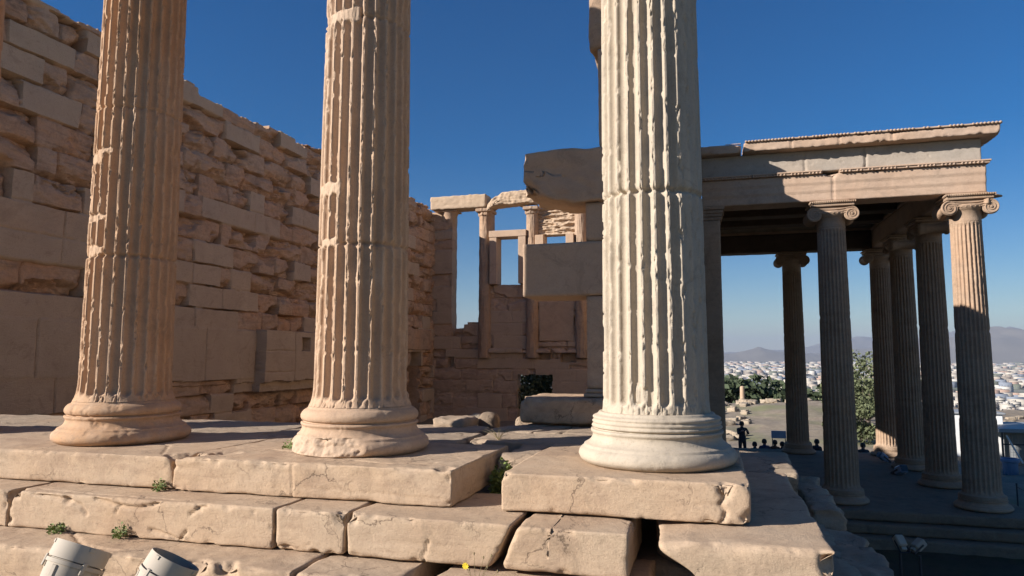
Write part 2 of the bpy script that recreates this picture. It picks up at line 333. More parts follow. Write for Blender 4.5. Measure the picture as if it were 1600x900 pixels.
# ------------------------------------------------------------------ columns
def shaft(name, R0, R1, z0, z1, mat, parent, seed, nth=480, dz=.0105, fd=.039, nfl=24, joints=(), patches=(), plainsec=None, erode=1.0, tint=0.0, zmax=None, flare=.030):
    zt = zmax or z1; nz = int((zt-z0)/dz)+1; z = np.linspace(z0, zt, nz); th = np.arange(nth)*2*math.pi/nth
    TH, Z = np.meshgrid(th, z); t = (Z-z0)/(z1-z0)
    Rr = R0+(R1-R0)*(t**1.15); k = nfl/(2*math.pi); u = (TH*k+.5) % 1; s = np.abs(u-.5)*2
    dep = fd*np.clip(1-(s/.75)**2, 0, 1)**.5
    endb = np.clip((Z-z0-.085+.040*np.sqrt(np.clip(1-(s/.85)**2, 0, 1))+.006*np.sin(TH*7))/.022, 0, 1); ende = np.clip((z1-.05-Z)/.05, 0, 1); dep = dep*np.sqrt(np.clip(1-(1-endb)**2, 0, 1))*np.sqrt(np.clip(1-(1-ende)**2, 0, 1))
    X, Y = np.cos(TH), np.sin(TH); sx = seed*3.7
    if plainsec:
        ac, hw_, f = plainsec; w = 1-sst(hw_-.07, hw_+.07, np.abs((TH-ac+math.pi) % (2*math.pi)-math.pi)); dep = dep*(1-w*(1-f))
    n1 = fbm(X*3.2+sx, Y*3.2, Z*1.1, 3, seed); n2 = fbm(X*5+sx, Y*5, Z*4.5, 4, seed+7, .6)
    n3 = fbm(X*9+sx, Y*9, Z*11, 4, seed+19, .65); n4 = fbm(X*4+sx, Y*4, Z*2.2, 3, seed+29)
    chip = (.013*sst(.20, .34, n2+n4*.4)+.012*sst(.20, .34, n3)+.0015*np.clip(n1*3, 0, 1)+.002*np.clip(n3*3, 0, 1))*erode
    r = np.minimum(Rr-dep, Rr-chip)-np.abs(n2)*.0012
    fl = np.exp(-np.clip(Z-z0, 0, 9)/.05)*flare; r = r+fl                      # apophyge at the foot
    for (zj, wj, dj) in joints:
        zz = Z+.006*n1; r = r-dj*np.clip(1.4-np.abs(zz-zj)/wj, 0, 1)-.016*erode*np.clip(1-np.abs(zz-zj-.01)/.06, 0, 1)*np.clip(n2*3+.1, 0, 1)
    T = np.full_like(Z, tint)
    for (a, da, zc, hz, lvl, ro) in patches:                                  # broken zones: surface falls to Rr-lvl
        dth = np.abs((TH-a+math.pi) % (2*math.pi)-math.pi)+n1*.10; w = (1-sst(da*.8, da, dth))*(1-sst(hz*.7, hz, np.abs(Z-zc)+n2*.025+n1*.03))
        r = r*(1-w)+w*(Rr-lvl+n2*ro); T = np.maximum(T, w*.3)
    P = np.stack([r*X, r*Y, Z], -1); V = P.reshape(-1, 3); F = grid_faces(nz, nth, True); top = np.arange(nth)+(nz-1)*nth
    c = len(V); V = np.vstack([V, [[0, 0, zt]]]); F2 = [tuple(f) for f in F.tolist()]+[(int(top[i]), int(top[(i+1) % nth]), c) for i in range(nth)]
    return mesh(name, V, F2, mat, True, np.append(T.ravel(), tint), parent)
def base(name, k, mat, parent, seed, z0=0.0, kz=1.0, worn=0.0, bite=None, reeds=True, nth=360):
    """Attic base: lower torus, scotia, fluted upper torus; k scales the radii"""
    pr = [(.30, 0), (.455, 0), (.478, .012), (.496, .030), (.500, .048), (.496, .068), (.484, .086), (.468, .098), (.462, .102), (.462, .112), (.440, .122), (.420, .138), (.410, .156), (.406, .172), (.408, .184), (.418, .190), (.418, .206), (.392, .210), (.392, .215)]
    if reeds:
        for i in range(3):
            a = .217+i*.026; pr += [(.400+.003*(1-i), a), (.409+.004*(1-i), a+.008), (.409+.003*(1-i), a+.016), (.398, a+.023)]
    else: pr += [(.410, .222), (.418, .238), (.418, .258), (.408, .276), (.396, .290)]
    pr += [(.385, .297), (.372, .302), (.368, .312), (.362, .318), (.30, .318)]
    pr = np.array(pr); L = np.concatenate([[0], np.cumsum(np.hypot(*np.diff(pr, axis=0).T))]); m = int(L[-1]/.009); q = np.linspace(0, L[-1], m)
    rr = np.interp(q, L, pr[:, 0])*k; zz = np.interp(q, L, pr[:, 1])*kz; th = np.arange(nth)*2*math.pi/nth; TH, RR = np.meshgrid(th, rr); _, Z = np.meshgrid(th, zz)
    X, Y = np.cos(TH), np.sin(TH); n = fbm(X*2.4, Y*2.4, Z*6+seed, 4, seed); n2 = fbm(X*6, Y*6, Z*22+seed, 4, seed+5)
    Rn = RR-np.clip(n*.03+n2*.012, 0, .03)*(.2+worn*.7)-np.abs(n2)*.0015
    T = np.zeros_like(Z)
    if worn: Rn = Rn*(1-.5*worn*0)+0
    if bite:
        a, da, zb, lo = bite; dth = np.abs((TH-a+math.pi) % (2*math.pi)-math.pi)+n*.25; w = 1-sst(da*.75, da, dth)
        lim = lo+(zb-Z)*.32+n2*.022+n*.02; Rn = np.where((Z < zb+n*.03), np.minimum(Rn, Rn*(1-w)+w*lim), Rn); T = w*(Z < zb)*.5
    Rn[Z >= zz.max()-1e-4] = RR[Z >= zz.max()-1e-4]
    V = np.stack([Rn*X, Rn*Y, Z+z0], -1).reshape(-1, 3)
    return mesh(name, V, grid_faces(m, nth, True), mat, True, T.ravel(), parent)

# ================================================================== SETTING: ground, hills, city
def G(x, y):
    x, y = np.broadcast_arrays(np.asarray(x, float), np.asarray(y, float)); n = fbm(x*.11, y*.11, .5, 4, 3); n2 = fbm(x*.7, y*.7, .5, 4, 8)
    z = -4.3-.007*np.clip(y-27, 0, 60)+n*.5*sst(28, 40, y)+n2*.10
    z = z+1.3*np.exp(-((x-9.5)/9)**2-((y-60)/9)**2)
    z = np.where((y < 26) & (x > 1.1), -3.80+n2*.05-.5*sst(24, 27, y), z)
    east = -.76+n2*.03-3.0*sst(1.0, 3.2, x); z = np.where(y < -2, east, z)
    z = np.where((x <= 1.1) & (y >= -2) & (y < 3.0), -.78, z)
    inn = (x <= 0.3) & (y >= 3.0) & (y < 22); z = np.where(inn, -.35-1.5*sst(3, 6.5, y)+n2*.12, z)
    z = np.where((x <= .3) & (y >= 22), -2.3-2*sst(23, 30, y)+n2*.1, z)
    z = np.where((x < -10.9) & (y < 22), .0+n2*.05, z)
    D = np.maximum(np.maximum(y-67-n*9, x-34), np.maximum(-x-70, -y-50)); k = sst(0, 1, D/150)
    z = z*(1-k)+(-90)*k+np.where(D > 0, n2*1.2*sst(0, 10, D), 0)*(1-k)
    return z
def axis(a, b, st, far_lo, far_hi):
    c = list(np.arange(a, b, st)); s = st; v = b
    while v < far_hi: c.append(v); s *= 1.13; v += s
    c.append(far_hi); s = st; v = a-st; lo = []
    while v > far_lo: lo.append(v); s *= 1.13; v -= s
    lo.append(far_lo); return np.array(lo[::-1]+c)
gx, gy = axis(-14, 24, .33, -22000, 22000), axis(-8, 74, .33, -3000, 26000)
GX, GY = np.meshgrid(gx, gy); GZ = G(GX, GY)
mg, nt, b = mat_new('ground_earth'); N = nt.nodes.new; L = nt.links.new
g = N('ShaderNodeNewGeometry'); n1 = N('ShaderNodeTexNoise'); n1.inputs['Scale'].default_value = .16; n1.inputs['Detail'].default_value = 8
n2 = N('ShaderNodeTexNoise'); n2.inputs['Scale'].default_value = 2.2; n2.inputs['Detail'].default_value = 10; n2.inputs['Roughness'].default_value = .7
L(g.outputs['Position'], n1.inputs[0]); L(g.outputs['Position'], n2.inputs[0])
def cm(f, A, B, lo=0., hi=1.):
    r = N('ShaderNodeMapRange'); r.inputs[1].default_value = lo; r.inputs[2].default_value = hi; L(f, r.inputs[0])
    x = N('ShaderNodeMix'); x.data_type = 'RGBA'; L(r.outputs[0], x.inputs[0])
    for i, c in ((6, A), (7, B)):
        if isinstance(c, tuple): x.inputs[i].default_value = (*c, 1)
        else: L(c, x.inputs[i])
    return x.outputs[2]
c = cm(n2.outputs[0], (.27, .22, .155), (.18, .14, .10), .35, .65); c = cm(n1.outputs[0], c, (.17, .165, .08), .54, .66)
sp = N('ShaderNodeSeparateXYZ'); L(g.outputs['Position'], sp.inputs[0]); n3 = N('ShaderNodeTexNoise'); n3.inputs['Scale'].default_value = .004; n3.inputs['Detail'].default_value = 8; L(g.outputs['Position'], n3.inputs[0])
far = cm(n3.outputs[0], (.10, .12, .06), (.26, .24, .20), .42, .60)
c = cm(sp.outputs[2], far, c, -30, -9); bp = N('ShaderNodeBump'); bp.inputs['Distance'].default_value = .06; bp.inputs['Strength'].default_value = .7
L(n2.outputs[0], bp.inputs['Height']); L(bp.outputs[0], b.inputs['Normal']); L(c, b.inputs['Base Color']); b.inputs['Roughness'].default_value = .95
ground = mesh('ground', np.stack([GX, GY, GZ], -1), grid_faces(len(gy), len(gx)), mg); tag(ground, kind='structure')

def hills(name, seed, y0, amp, prof, col):
    xs = np.linspace(-9000, 16000, 700); ys = np.linspace(0, 1, 26); X, T = np.meshgrid(xs, ys)
    n = fbm(X*.0006, T*1.5, seed, 6, seed, .55); hgt = np.interp(xs, prof[0], prof[1])[None, :]*(1+.30*n)+amp*n
    Z = -92+(hgt+5)*np.sin(np.clip(T, 0, 1)*math.pi)**.8*(1+.25*fbm(X*.002, T*5, seed, 4, 5)); Y = y0+T*3500+200*n
    m = plain(name+'_rock', col, .95, noise=.25, sc=.003)
    return tag(mesh(name, np.stack([X, Y, Z], -1), grid_faces(26, 700), m), kind='structure')
hills('hills', 4, 8800, 10, ([-9000, 0, 350, 650, 900, 1500, 2100, 2700, 3150, 3700, 16000], [70, 95, 115, 200, 150, 110, 170, 270, 350, 380, 260]), (.15, .13, .10))
hills('mountains', 9, 13500, 20, ([-9000, 0, 600, 1700, 2600, 3800, 5200, 16000], [200, 120, 140, 210, 430, 400, 560, 400]), (.13, .12, .10))

def city_mat(name, col=None):
    m, nt, b = mat_new(name); N = nt.nodes.new; L = nt.links.new; g = N('ShaderNodeNewGeometry'); s = N('ShaderNodeSeparateXYZ'); L(g.outputs['Position'], s.inputs[0])
    sn = N('ShaderNodeSeparateXYZ'); L(g.outputs['Normal'], sn.inputs[0])
    def m2(op, A, B, C=None):
        x = N('ShaderNodeMath'); x.operation = op
        for i, v in enumerate((A, B)):
            if isinstance(v, (int, float)): x.inputs[i].default_value = v
            else: L(v, x.inputs[i])
        return x.outputs[0]
    fz = m2('FRACT', m2('MULTIPLY', s.outputs[2], .31), 0); fx = m2('FRACT', m2('MULTIPLY', m2('ADD', s.outputs[0], s.outputs[1]), .27), 0)
    w = m2('MULTIPLY', m2('LESS_THAN', m2('ABSOLUTE', m2('SUBTRACT', fz, .5), 0), .24), m2('LESS_THAN', m2('ABSOLUTE', m2('SUBTRACT', fx, .5), 0), .26))
    w = m2('MULTIPLY', w, m2('LESS_THAN', sn.outputs[2], .5)); x = N('ShaderNodeMix'); x.data_type = 'RGBA'; L(w, x.inputs[0]); x.inputs[7].default_value = (.10, .10, .11, 1)
    if col: x.inputs[6].default_value = (*col, 1)
    else:
        a = N('ShaderNodeAttribute'); a.attribute_name = 'tint'; r = N('ShaderNodeValToRGB'); L(a.outputs['Fac'], r.inputs[0]); e = r.color_ramp; e.interpolation = 'CONSTANT'
        cs = [(.46, .41, .33), (.38, .32, .25), (.54, .50, .43), (.26, .22, .17), (.38, .26, .19), (.20, .22, .25), (.50, .44, .35), (.12, .13, .09)]
        for i, c in enumerate(cs):
            el = e.elements[i] if i < 2 else e.elements.new(i/8); el.position = i/8; el.color = (*c, 1)
        L(r.outputs[0], x.inputs[6])
    L(x.outputs[2], b.inputs['Base Color']); b.inputs['Roughness'].default_value = .9; return m
rc = rnd(11); near = []; boxes = []
y = 620.
while y < 8600:
    st = 20+y*.0075; x = y*-.09-60
    while x < y*.47+80:
        px_, py_ = x+rc.uniform(-.3, .3)*st, y+rc.uniform(-.35, .35)*st; dn = pn(px_*.0022, py_*.0022, 1.5, 4)
        park = pn(px_*.0011+4, py_*.0016, 3.5, 9)
        if rc.random() < (.90 if dn > -.35 else .5) and park < .22:
            w, d_, h_ = st*rc.uniform(.35, .85), st*rc.uniform(.35, .8), rc.choice((6, 9, 12, 15, 18, 18, 21))*rc.uniform(.9, 1.1)
            if rc.random() < .035: w *= 3; h_ = 9
            (near if len(near) < 300 and y < 1600 and y > 700 and -.02 < px_/y < .40 else boxes).append((px_, py_, w, d_, h_, rc.uniform(-.5, .5), rc.random()))
        x += st
    y += st*1.05
VB, FB, TB = [], [], []
for i, (bx, by, w, d_, h_, a, t) in enumerate(boxes):
    c_, s_ = math.cos(a), math.sin(a)
    for k, z in ((0, -92), (1, -90+h_)):
        for (p, q) in ((-1, -1), (1, -1), (1, 1), (-1, 1)): VB.append((bx+(p*w*c_-q*d_*s_)/2, by+(p*w*s_+q*d_*c_)/2, z))
    o = i*8; FB += [(o+4, o+5, o+6, o+7), (o, o+1, o+5, o+4), (o+1, o+2, o+6, o+5), (o+2, o+3, o+7, o+6), (o+3, o, o+4, o+7)]; TB += [t]*8
tag(mesh('distant_city', VB, np.array(FB), city_mat('city_far'), False, TB), 'pale distant city filling the plain below the hills', 'city', kind='stuff')
cmats = [city_mat('city_near%d' % i, c) for i, c in enumerate(((.46, .42, .35), (.38, .33, .27), (.52, .48, .42), (.30, .25, .20)))]
protos = []
for v in range(12):
    rg = rnd(50+v); fl = rg.choice((3, 4, 5, 6, 7)); w, d_ = rg.uniform(10, 22), rg.uniform(9, 15); m = MB().box(-w/2, w/2, -d_/2, d_/2, -4, fl*3.1)
    for k in range(1, fl): m.box(-w/2+.4, w/2-.4, -d_/2-1.1, -d_/2-.01, k*3.1-.1, k*3.1+.8)
    m.box(-w/2-.2, w/2+.2, -d_/2-.2, d_/2+.2, fl*3.1+.005, fl*3.1+.35); m.box(-2, 2, -2, 2, fl*3.1+.36, fl*3.1+2.8)
    protos.append(m.out('apartment_block', cmats[v % 4], link=False, smooth=False))
for i, (bx, by, w, d_, h_, a, t) in enumerate(near):
    o = bpy.data.objects.new('apartment_block', protos[int(t*11.99)]); COL.objects.link(o); o.location = (bx, by, -90); o.rotation_euler[2] = a
    tag(o, 'pale apartment block among many in the city below the plateau', 'building', 'apartment blocks of the near city')

# ================================================================== SOUTH WALL (long inner face, in shade)
CRS = [-2.6, -2.1, -1.6, -1.1, -.62, -.2, .27, .76, 1.25, 1.70, 2.18, 2.66, 3.15, 3.64, 4.13, 4.62, 5.11, 5.60, 6.04, 6.46, 6.9]
def s_depth(U, V):
    d, T = masonry(U, V, CRS, 21, smoothp=.20, rough=.12, recess=.08, lmin=.7, lmax=1.4)
    nf = fbm(U*5, V*7, .5, 4, 2)*.006
    def flat(k, lev, t, jx=()):
        d[k] = (lev+nf)[k]; T[k] = t
        for j in jx: d[k & (np.abs(U-j) < .012)] = lev-.03
    flat((V > .12+.10*pn(U*1.3, 0, 0)) & (V < 1.25) & (U < 9.9), .02, .95, (4.2, 6.5, 8.2))
    flat((V > -.3) & (V <= .3) & (U < 5.6), .01, .8, (4.6,))
    flat((V >= 1.262) & (V < 1.69) & (U < 9.25), .01, .9, (3.5, 5.3, 7.8))
    flat((V > 2.67) & (V < 3.14) & (U < 5.3), 0, .75, (4.6,)); flat((V > 5.13) & (V < 5.58) & (U > 3.2) & (U < 4.05), .0, 1.); flat((V > 5.62) & (V < 6.0) & (U > 3.4) & (U < 4.6), .0, 1.)
    flat((V > 2.2) & (V < 2.65) & (U > 6.9) & (U < 8.6), .0, .9, (7.7,)); flat((V > 3.66) & (V < 4.12) & (U > 7.9) & (U < 9.0), .01, 1.)
    flat((V > -.22) & (V < 1.29) & (U > 9.95) & (U < 15.2), .27, .95, (11.2, 13.1)); k = (V > -.22) & (V < 1.29) & (U > 9.95) & (U < 15.2) & ((np.abs(V-.27) < .012) | (np.abs(V-.78) < .012)) & (U < 11.2); d[k] = .25
    d[(U > 11.5) & (U < 11.9) & (V > .80) & (V < 1.12)] = .05
    lo = (V < .02+.10*pn(U*1.3, 0, 0)) & (U > 5.6) & (U < 18.6); d[lo] = -.05+d[lo]*.7
    flat((V > .86) & (V < 1.66) & (U > 18.4) & (U < 20.9), .05, .2, (19.6,))
    d += fbm(U*.5, V*.5, 8, 3, 6)*.05
    return d, T
rt_ = rnd(5); tops = []; x = 1.5
while x < 23: L_ = rt_.uniform(.6, 1.6); tops.append((x, 6.45+rt_.uniform(-.16, .10))); x += L_
tx = np.array([t[0] for t in tops]); tz = np.array([t[1] for t in tops])
def s_top(u): return tz[np.clip(np.searchsorted(tx, u)-1, 0, len(tz)-1)]+fbm(u*1.7, 0, 0, 3, 3)*.10
SW = wall('stone_wall', 2.0, 22.0, -2.5, 6.9, .026, s_depth, lambda u, v: (v < s_top(u)) & ~((u > 19.05) & (u < 20.0) & (v < .80)), .70,
          lambda u, v, d: np.stack([-10.2+d, u, v], -1), M_WALL)
tag(SW, 'long shaded brown marble wall of broken and smooth blocks behind the columns', 'wall')

tag(MB().box(-13.6, -13.3, 17.4, 22.2, -2.6, 1.3).box(-13.29, -10.92, 17.4, 17.7, -2.6, 1.3).box(-13.29, -10.92, 21.9, 22.2, -2.6, 1.3).box(-13.7, -10.92, 17.3, 22.3, 1.305, 1.6).out('doorway_shade_box', M_WALL, smooth=False), 'closed box added behind the small doorway to keep the opening dark', 'chamber')  # unseen closed box, added to block light behind the doorway

# ================================================================== NORTH WALL (edge-on behind the pale column)
def n_mask(u, v):
    y = -u; top = np.where(y < 11.2, 5.35, np.where(y < 13.3, 6.15, 6.85))+fbm(u*1.3, 0, 4, 3, 3)*.08
    return (v < top) & ~((y > 17.6) & (y < 20.9) & (v < 1.62))
NW = wall('stone_wall', -25.2, -2.96, -3.9, 6.95, .06, lambda U, V: masonry(U, V, [-4.2+.49*i for i in range(24)], 33, smoothp=.5, rough=.05, recess=.05), n_mask, .60,
          lambda u, v, d: np.stack([-.42-d, -u, v], -1), M_WALL)
tag(NW, 'high wall seen end-on behind the pale restored column beside the porch', 'wall')

# ================================================================== WEST WALL with half columns and window frames
def w_depth(U, V):
    d, T = masonry(U, V, [-2.4, -1.9, -1.35, -.8, -.3, .15, .55, .92, 1.42, 1.9, 2.4, 2.9, 3.41, 3.9, 4.4, 4.85, 5.3, 5.66, 6.0, 6.5], 52, smoothp=.38, rough=.05, recess=.05, lmin=.8, lmax=1.7)
    lo = V < .55; d[lo] = d[lo]*.6
    hi = (V > 5.3) & (U > -6.4); lay = fbm(U*1.5, V*9, 3, 4, 61, .6); d[hi] = (-.05+lay*.16+fbm(U*4, V*5, 1, 3, 7)*.05)[hi]; T[hi] = .9
    pr = (U < -9.44) & (V > .9); d[pr] = d[pr]*.5+.02
    led = (V > .76) & (V < .93) & (U > -7.9); d[led] += .16+.08*pn(U*2, V*6, 4)[led]
    led = (V > .98) & (V < 1.16) & (U > -6.2); d[led] += .08
    for (a, b_, c_, e) in ((-5.95, -5.5, .50, .76), (-5.05, -4.5, .42, .76), (-9.6, -9.35, .2, .62)): d[(U > a) & (U < b_) & (V > c_) & (V < e)] = -.3
    sm = (U > -5.9) & (U < -4.55) & (V > 1.2) & (V < 2.7); d[sm] = .02+fbm(U*5, V*7, .5, 3, 2)[sm]*.006; T[sm] = .5
    return d, T
def w_mask(u, v):
    k = (u < -9.46) & (v < 6.42)
    k |= (u >= -9.46) & (u < -7.9) & (v < 1.74+.14*(u > -8.95)+.10*(u > -8.8))
    k |= (u >= -7.9) & (u < -6.2) & (v < 3.40)
    k |= (u >= -6.35) & (u < -.5) & (v < 6.36)
    k &= ~((u > -6.0) & (u < -4.5) & (v > 3.4) & (v < 5.3)); k &= ~((u > -3.9) & (u < -2.5) & (v > 3.4) & (v < 5.3))
    return k & ~((u > -6.78+.05*pn(v*3, 0, 0)) & (u < -5.40+.1*pn(v*3, 2, 0)) & (v < -.06+.08*pn(u*3, 0, 5)))
WW = wall('ruined_wall', -10.4, -.42, -2.5, 6.5, .03, w_depth, w_mask, .55, lambda u, v, d: np.stack([u, 21.3-d, v], -1), M_WEST)
tag(WW, 'ruined far wall with tall window openings and half columns against the sky', 'wall')
def half_col(xc, r, z0, z1, s):
    nz, nt = int((z1-z0)/.05), 40; z = np.linspace(z0, z1, nz); t = np.linspace(math.pi, 2*math.pi, nt); T, Z = np.meshgrid(t, z)
    n = fbm(np.cos(T)*2+s, np.sin(T)*2, Z*2, 4, s); rr = r*(1-.10*(Z-z0)/(z1-z0))*(1+.16*n)-.005*np.abs(np.sin(T*9))
    capz = np.clip((Z-(z1-.30))/.05, 0, 1); rr = rr+capz*.05*(1+n)+np.clip((Z-(z1-.14))/.03, 0, 1)*.06
    P = np.stack([xc+rr*np.cos(T), 21.30+rr*np.sin(T)*.95, Z], -1); m = MB().add(P.reshape(-1, 3), grid_faces(nz, nt)); m.box(xc-r*.96, xc+r*.96, 21.28, 21.84, z0, z1-.02, .02)
    m.box(xc-r*1.25, xc+r*1.25, 21.0, 21.86, z1-.13, z1+.0, .02); return m.out('half_column', M_PORCH, WW)
half_col(-8.09, .25, .58, 6.43, 1); half_col(-6.17, .24, .58, 6.40, 2); half_col(-4.26, .24, .58, 6.40, 3)
def wframe(x0, x1, z0, z1, jl, jr, tp):
    m = MB().box(x0, x0+jl, 21.05, 21.72, z0, z1, .012).box(x1-jr, x1, 21.05, 21.72, z0, z1, .012)
    if tp: m.box(x0-.02, x1+.02, 21.03, 21.74, z1+.003, z1+tp, .012)
    return m.out('window_frame', M_NEW, WW)
wframe(-7.83, -6.37, 3.42, 5.25, .29, .30, .26); wframe(-6.0, -4.5, 3.42, 5.27, .33, .30, 0); wframe(-3.9, -2.5, 3.42, 5.27, .3, .3, 0)
# crown capital of the pier and the lintels
m = MB().lathe([(.20, 5.95), (.22, 6.1), (.30, 6.28), (.36, 6.44)], 20, (-9.62, 21.45, 0)).box(-9.98, -9.25, 21.10, 21.8, 6.40, 6.455, .01); m.out('capital', M_WEST, WW)
rough_block('lintel', -10.31, -7.97, 20.98, 21.75, 6.465, 7.0, M_WEST, res=.05, r=.035, amp=.02, seed=4, parent=WW, tint=1.)
def bend(p): t = np.clip((-7.1-p[:, 0])/.85, 0, 1); p = p.copy(); p[:, 2] -= (t**2)*.16+np.where(p[:, 2] > 6.75, t**1.5*.33, 0); return p
rough_block('lintel', -7.92, -6.0, 20.98, 21.7, 6.52, 7.06, M_WEST, res=.04, r=.09, amp=.05, seed=14, parent=WW, warp=bend, tint=1., big=.06)

# ================================================================== NORTH-EAST PIER with toothed blocks (stub of the cross wall)
PIER = empty('stone_pier', (-.3, 2.6, 0), 'tall pier of smooth new marble with projecting toothed blocks behind the pale column', 'pier')
def pb(nm, *a, **k):
    o = rough_block(nm, *a, **k); o.parent = PIER; o.matrix_parent_inverse = Matrix.Translation((.3, -2.6, 0)); return o
pb('pier_block', -.84, .30, 2.30, 2.94, .345, 1.27, M_NEW, res=.04, r=.008, amp=.002, seed=3, big=.003)
pb('pier_block', -1.50, .30, 2.285, 2.95, 1.275, 1.825, M_NEW, res=.03, r=.010, amp=.0015, seed=4, big=.003)
pb('pier_block', -.84, .30, 2.30, 2.94, 1.83, 2.225, M_NEW, res=.04, r=.008, amp=.002, seed=5, big=.003)
def jag(p):
    p = p.copy(); t = np.clip((-.95-p[:, 0])/.5, 0, 1); p[:, 2] += np.where(p[:, 2] < 2.5, t*.10+.04*fbm(p[:, 0]*5, p[:, 1]*4, 1, 3, 9), 0); p[:, 2] -= np.where(p[:, 2] > 2.6, t*.02, 0); return p
pb('pier_block', -1.48, .30, 2.24, 2.96, 2.23, 2.80, M_NEW, res=.022, r=.02, amp=.010, seed=16, big=.035, tint=.35, warp=jag, bites=((-1.5, 2.2, 2.75, .10), (-1.48, 2.2, 2.25, .16)))
pb('pier_block', -.70, .30, 2.31, 2.94, 2.805, 3.85, M_NEW, res=.04, r=.02, amp=.006, seed=7, big=.01, tint=.4)
pb('pier_block', -.80, .30, 2.30, 2.95, 3.86, 4.9, M_WALL, res=.04, r=.06, amp=.012, seed=8, big=.02, tint=.3)
pb('pier_block', -.66, .30, 2.30, 2.94, 4.905, 6.5, M_NEW, res=.05, r=.01, amp=.002, seed=9, big=.003)
m = MB().box(-.87, .33, 2.27, 2.97, .262, .298, .008).box(-.855, .315, 2.285, 2.955, .30, .340, .012); o = m.out('moulding', M_NEW); o.parent = PIER; o.matrix_parent_inverse = Matrix.Translation((.3, -2.6, 0))
tag(rough_block('wall_block', -1.49, -.25, 2.10, 2.98, .005, .258, M_STEP, res=.018, r=.035, rv=1.5, amp=.006, seed=18, bites=((-1.42, 2.1, .2, .05),)), 'long rounded marble block lying under the smooth pier', 'stone block')

# ================================================================== EAST STEPS: every block a thing
SB = lambda *a, **k: None
def block(label, *a, cat='stone block', name='step_block', group='blocks of the east steps', **k):
    return tag(rough_block(name, *a, **k), label, cat, group)
block('long stylobate block carrying the honey-coloured fluted column', -5.6, -3.115, -.70, .62, -.214, -.002, M_STEP, res=.012, r=.012, rv=2.2, amp=.003, big=.006, chips=26, seed=1, bites=((-3.1, -.66, -.02, .09), (-3.12, -.62, .0, .12), (-4.2, -.70, .0, .03)), cracks=(('z', [(-3.3, -.6), (-3.6, -.2), (-4.4, .0)], .012, .010),))
block('stylobate block at the picture edge under the outermost column', -8.2, -5.61, -.70, .62, -.214, -.002, M_STEP, res=.03, r=.02, rv=1.5, amp=.005, seed=2)
block('stylobate block with flaked strata carrying the pink column', -3.105, -1.135, -.71, .50, -.214, .0, M_STEP, res=.011, r=.011, rv=2.4, amp=.007, big=.008, chips=34, seed=3, bites=((-1.2, -.66, .02, .07), (-3.08, -.6, .0, .10), (-2.9, -.45, .02, .10)),
      cracks=(('z', [(-3.1, -.5), (-2.7, -.2), (-2.4, -.25)], .02, .018), ('y', [(-2.21, -.0), (-2.20, -.22)], .010, .008), ('z', [(-1.9, -.5), (-1.6, -.55), (-1.35, -.45)], .02, .015), ('y', [(-2.2, -.15), (-1.8, -.155), (-1.2, -.17)], .008, .006)))
block('large stylobate block with chipped corner carrying the pale restored column', -.83, .535, -.705, .72, -.212, -.001, M_STEP, res=.011, r=.012, rv=2.0, amp=.003, seed=4, big=.006, chips=26,
      bites=((.40, -.70, .0, .055), (.40, -.71, -.05, .05), (.53, -.70, -.19, .06), (.54, -.69, .0, .05), (-.83, -.69, .0, .05)), cracks=(('y', [(.41, -.04), (.395, -.09), (.375, -.11), (.41, -.15), (.38, -.21)], .013, .022), ('y', [(.25, -.125), (.33, -.118), (.40, -.10)], .006, .006)))
block('worn grey block filling the gap behind the two stylobate blocks', -1.12, -.80, .10, .78, -.30, -.012, M_PAVE, res=.016, r=.07, rv=1.0, amp=.012, seed=5)
T2 = dict(res=.0115, r=.012, rv=1.6, amp=.0035, big=.006, chips=30)
block('middle step block at the picture edge beside a dark joint', -6.4, -4.16, -1.0, -.2, -.452, -.218, M_STEP, seed=11, bites=((-4.13, -1.0, -.23, .07),), **T2)
block('long cracked middle step block behind the lamps', -4.148, -2.135, -1.0, -.2, -.452, -.218, M_STEP, seed=12, bites=((-4.14, -1.0, -.22, .09), (-3.66, -1.03, -.25, .05), (-2.26, -1.03, -.25, .04), (-2.66, -1.03, -.26, .04)),
      cracks=(('y', [(-3.95, -.22), (-3.8, -.235), (-3.66, -.25), (-3.56, -.28), (-3.50, -.33)], .016, .020), ('y', [(-3.43, -.23), (-3.3, -.26), (-3.1, -.272), (-2.96, -.235)], .015, .026), ('y', [(-3.25, -.26), (-3.27, -.30)], .010, .015),
              ('y', [(-3.0, -.40), (-2.87, -.42), (-2.78, -.45), (-2.74, -.39)], .013, .022), ('y', [(-2.72, -.29), (-2.66, -.25), (-2.6, -.22)], .013, .02), ('z', [(-4.0, -.9), (-3.5, -.93), (-3.0, -.92), (-2.7, -.95)], .012, .012)), **T2)
block('short middle step block with a battered lower corner', -2.125, -1.672, -1.0, -.2, -.450, -.218, M_STEP, seed=13, bites=((-1.67, -1.0, -.24, .07), (-1.85, -1.02, -.46, .05), (-2.12, -1.0, -.45, .04)), cracks=(('y', [(-2.1, -.43), (-1.98, -.435), (-1.88, -.40)], .008, .008),), **T2)
def skew(p): p = p.copy(); t = np.clip((p[:, 0]+1.66)/.9, 0, 1); p[:, 0] += np.where(p[:, 0] > -1.1, (p[:, 2]+.45)/.23*.11*np.clip((p[:, 0]+1.1)/.3, 0, 1), 0); return p
block('long middle step block with a slanting end above the yellow flowers', -1.658, -.80, -1.0, -.2, -.452, -.218, M_STEP, seed=14, bites=((-1.64, -1.0, -.23, .06),),
      cracks=(('y', [(-1.155, -.33), (-1.165, -.37), (-1.19, -.41), (-1.18, -.46)], .010, .015), ('y', [(-.92, -.37), (-.925, -.46)], .005, .005), ('y', [(-1.5, -.3), (-1.5, -.45)], .004, .003)), warp=skew, res=.011, r=.018, rv=1.0, amp=.0035, big=.006, chips=16)
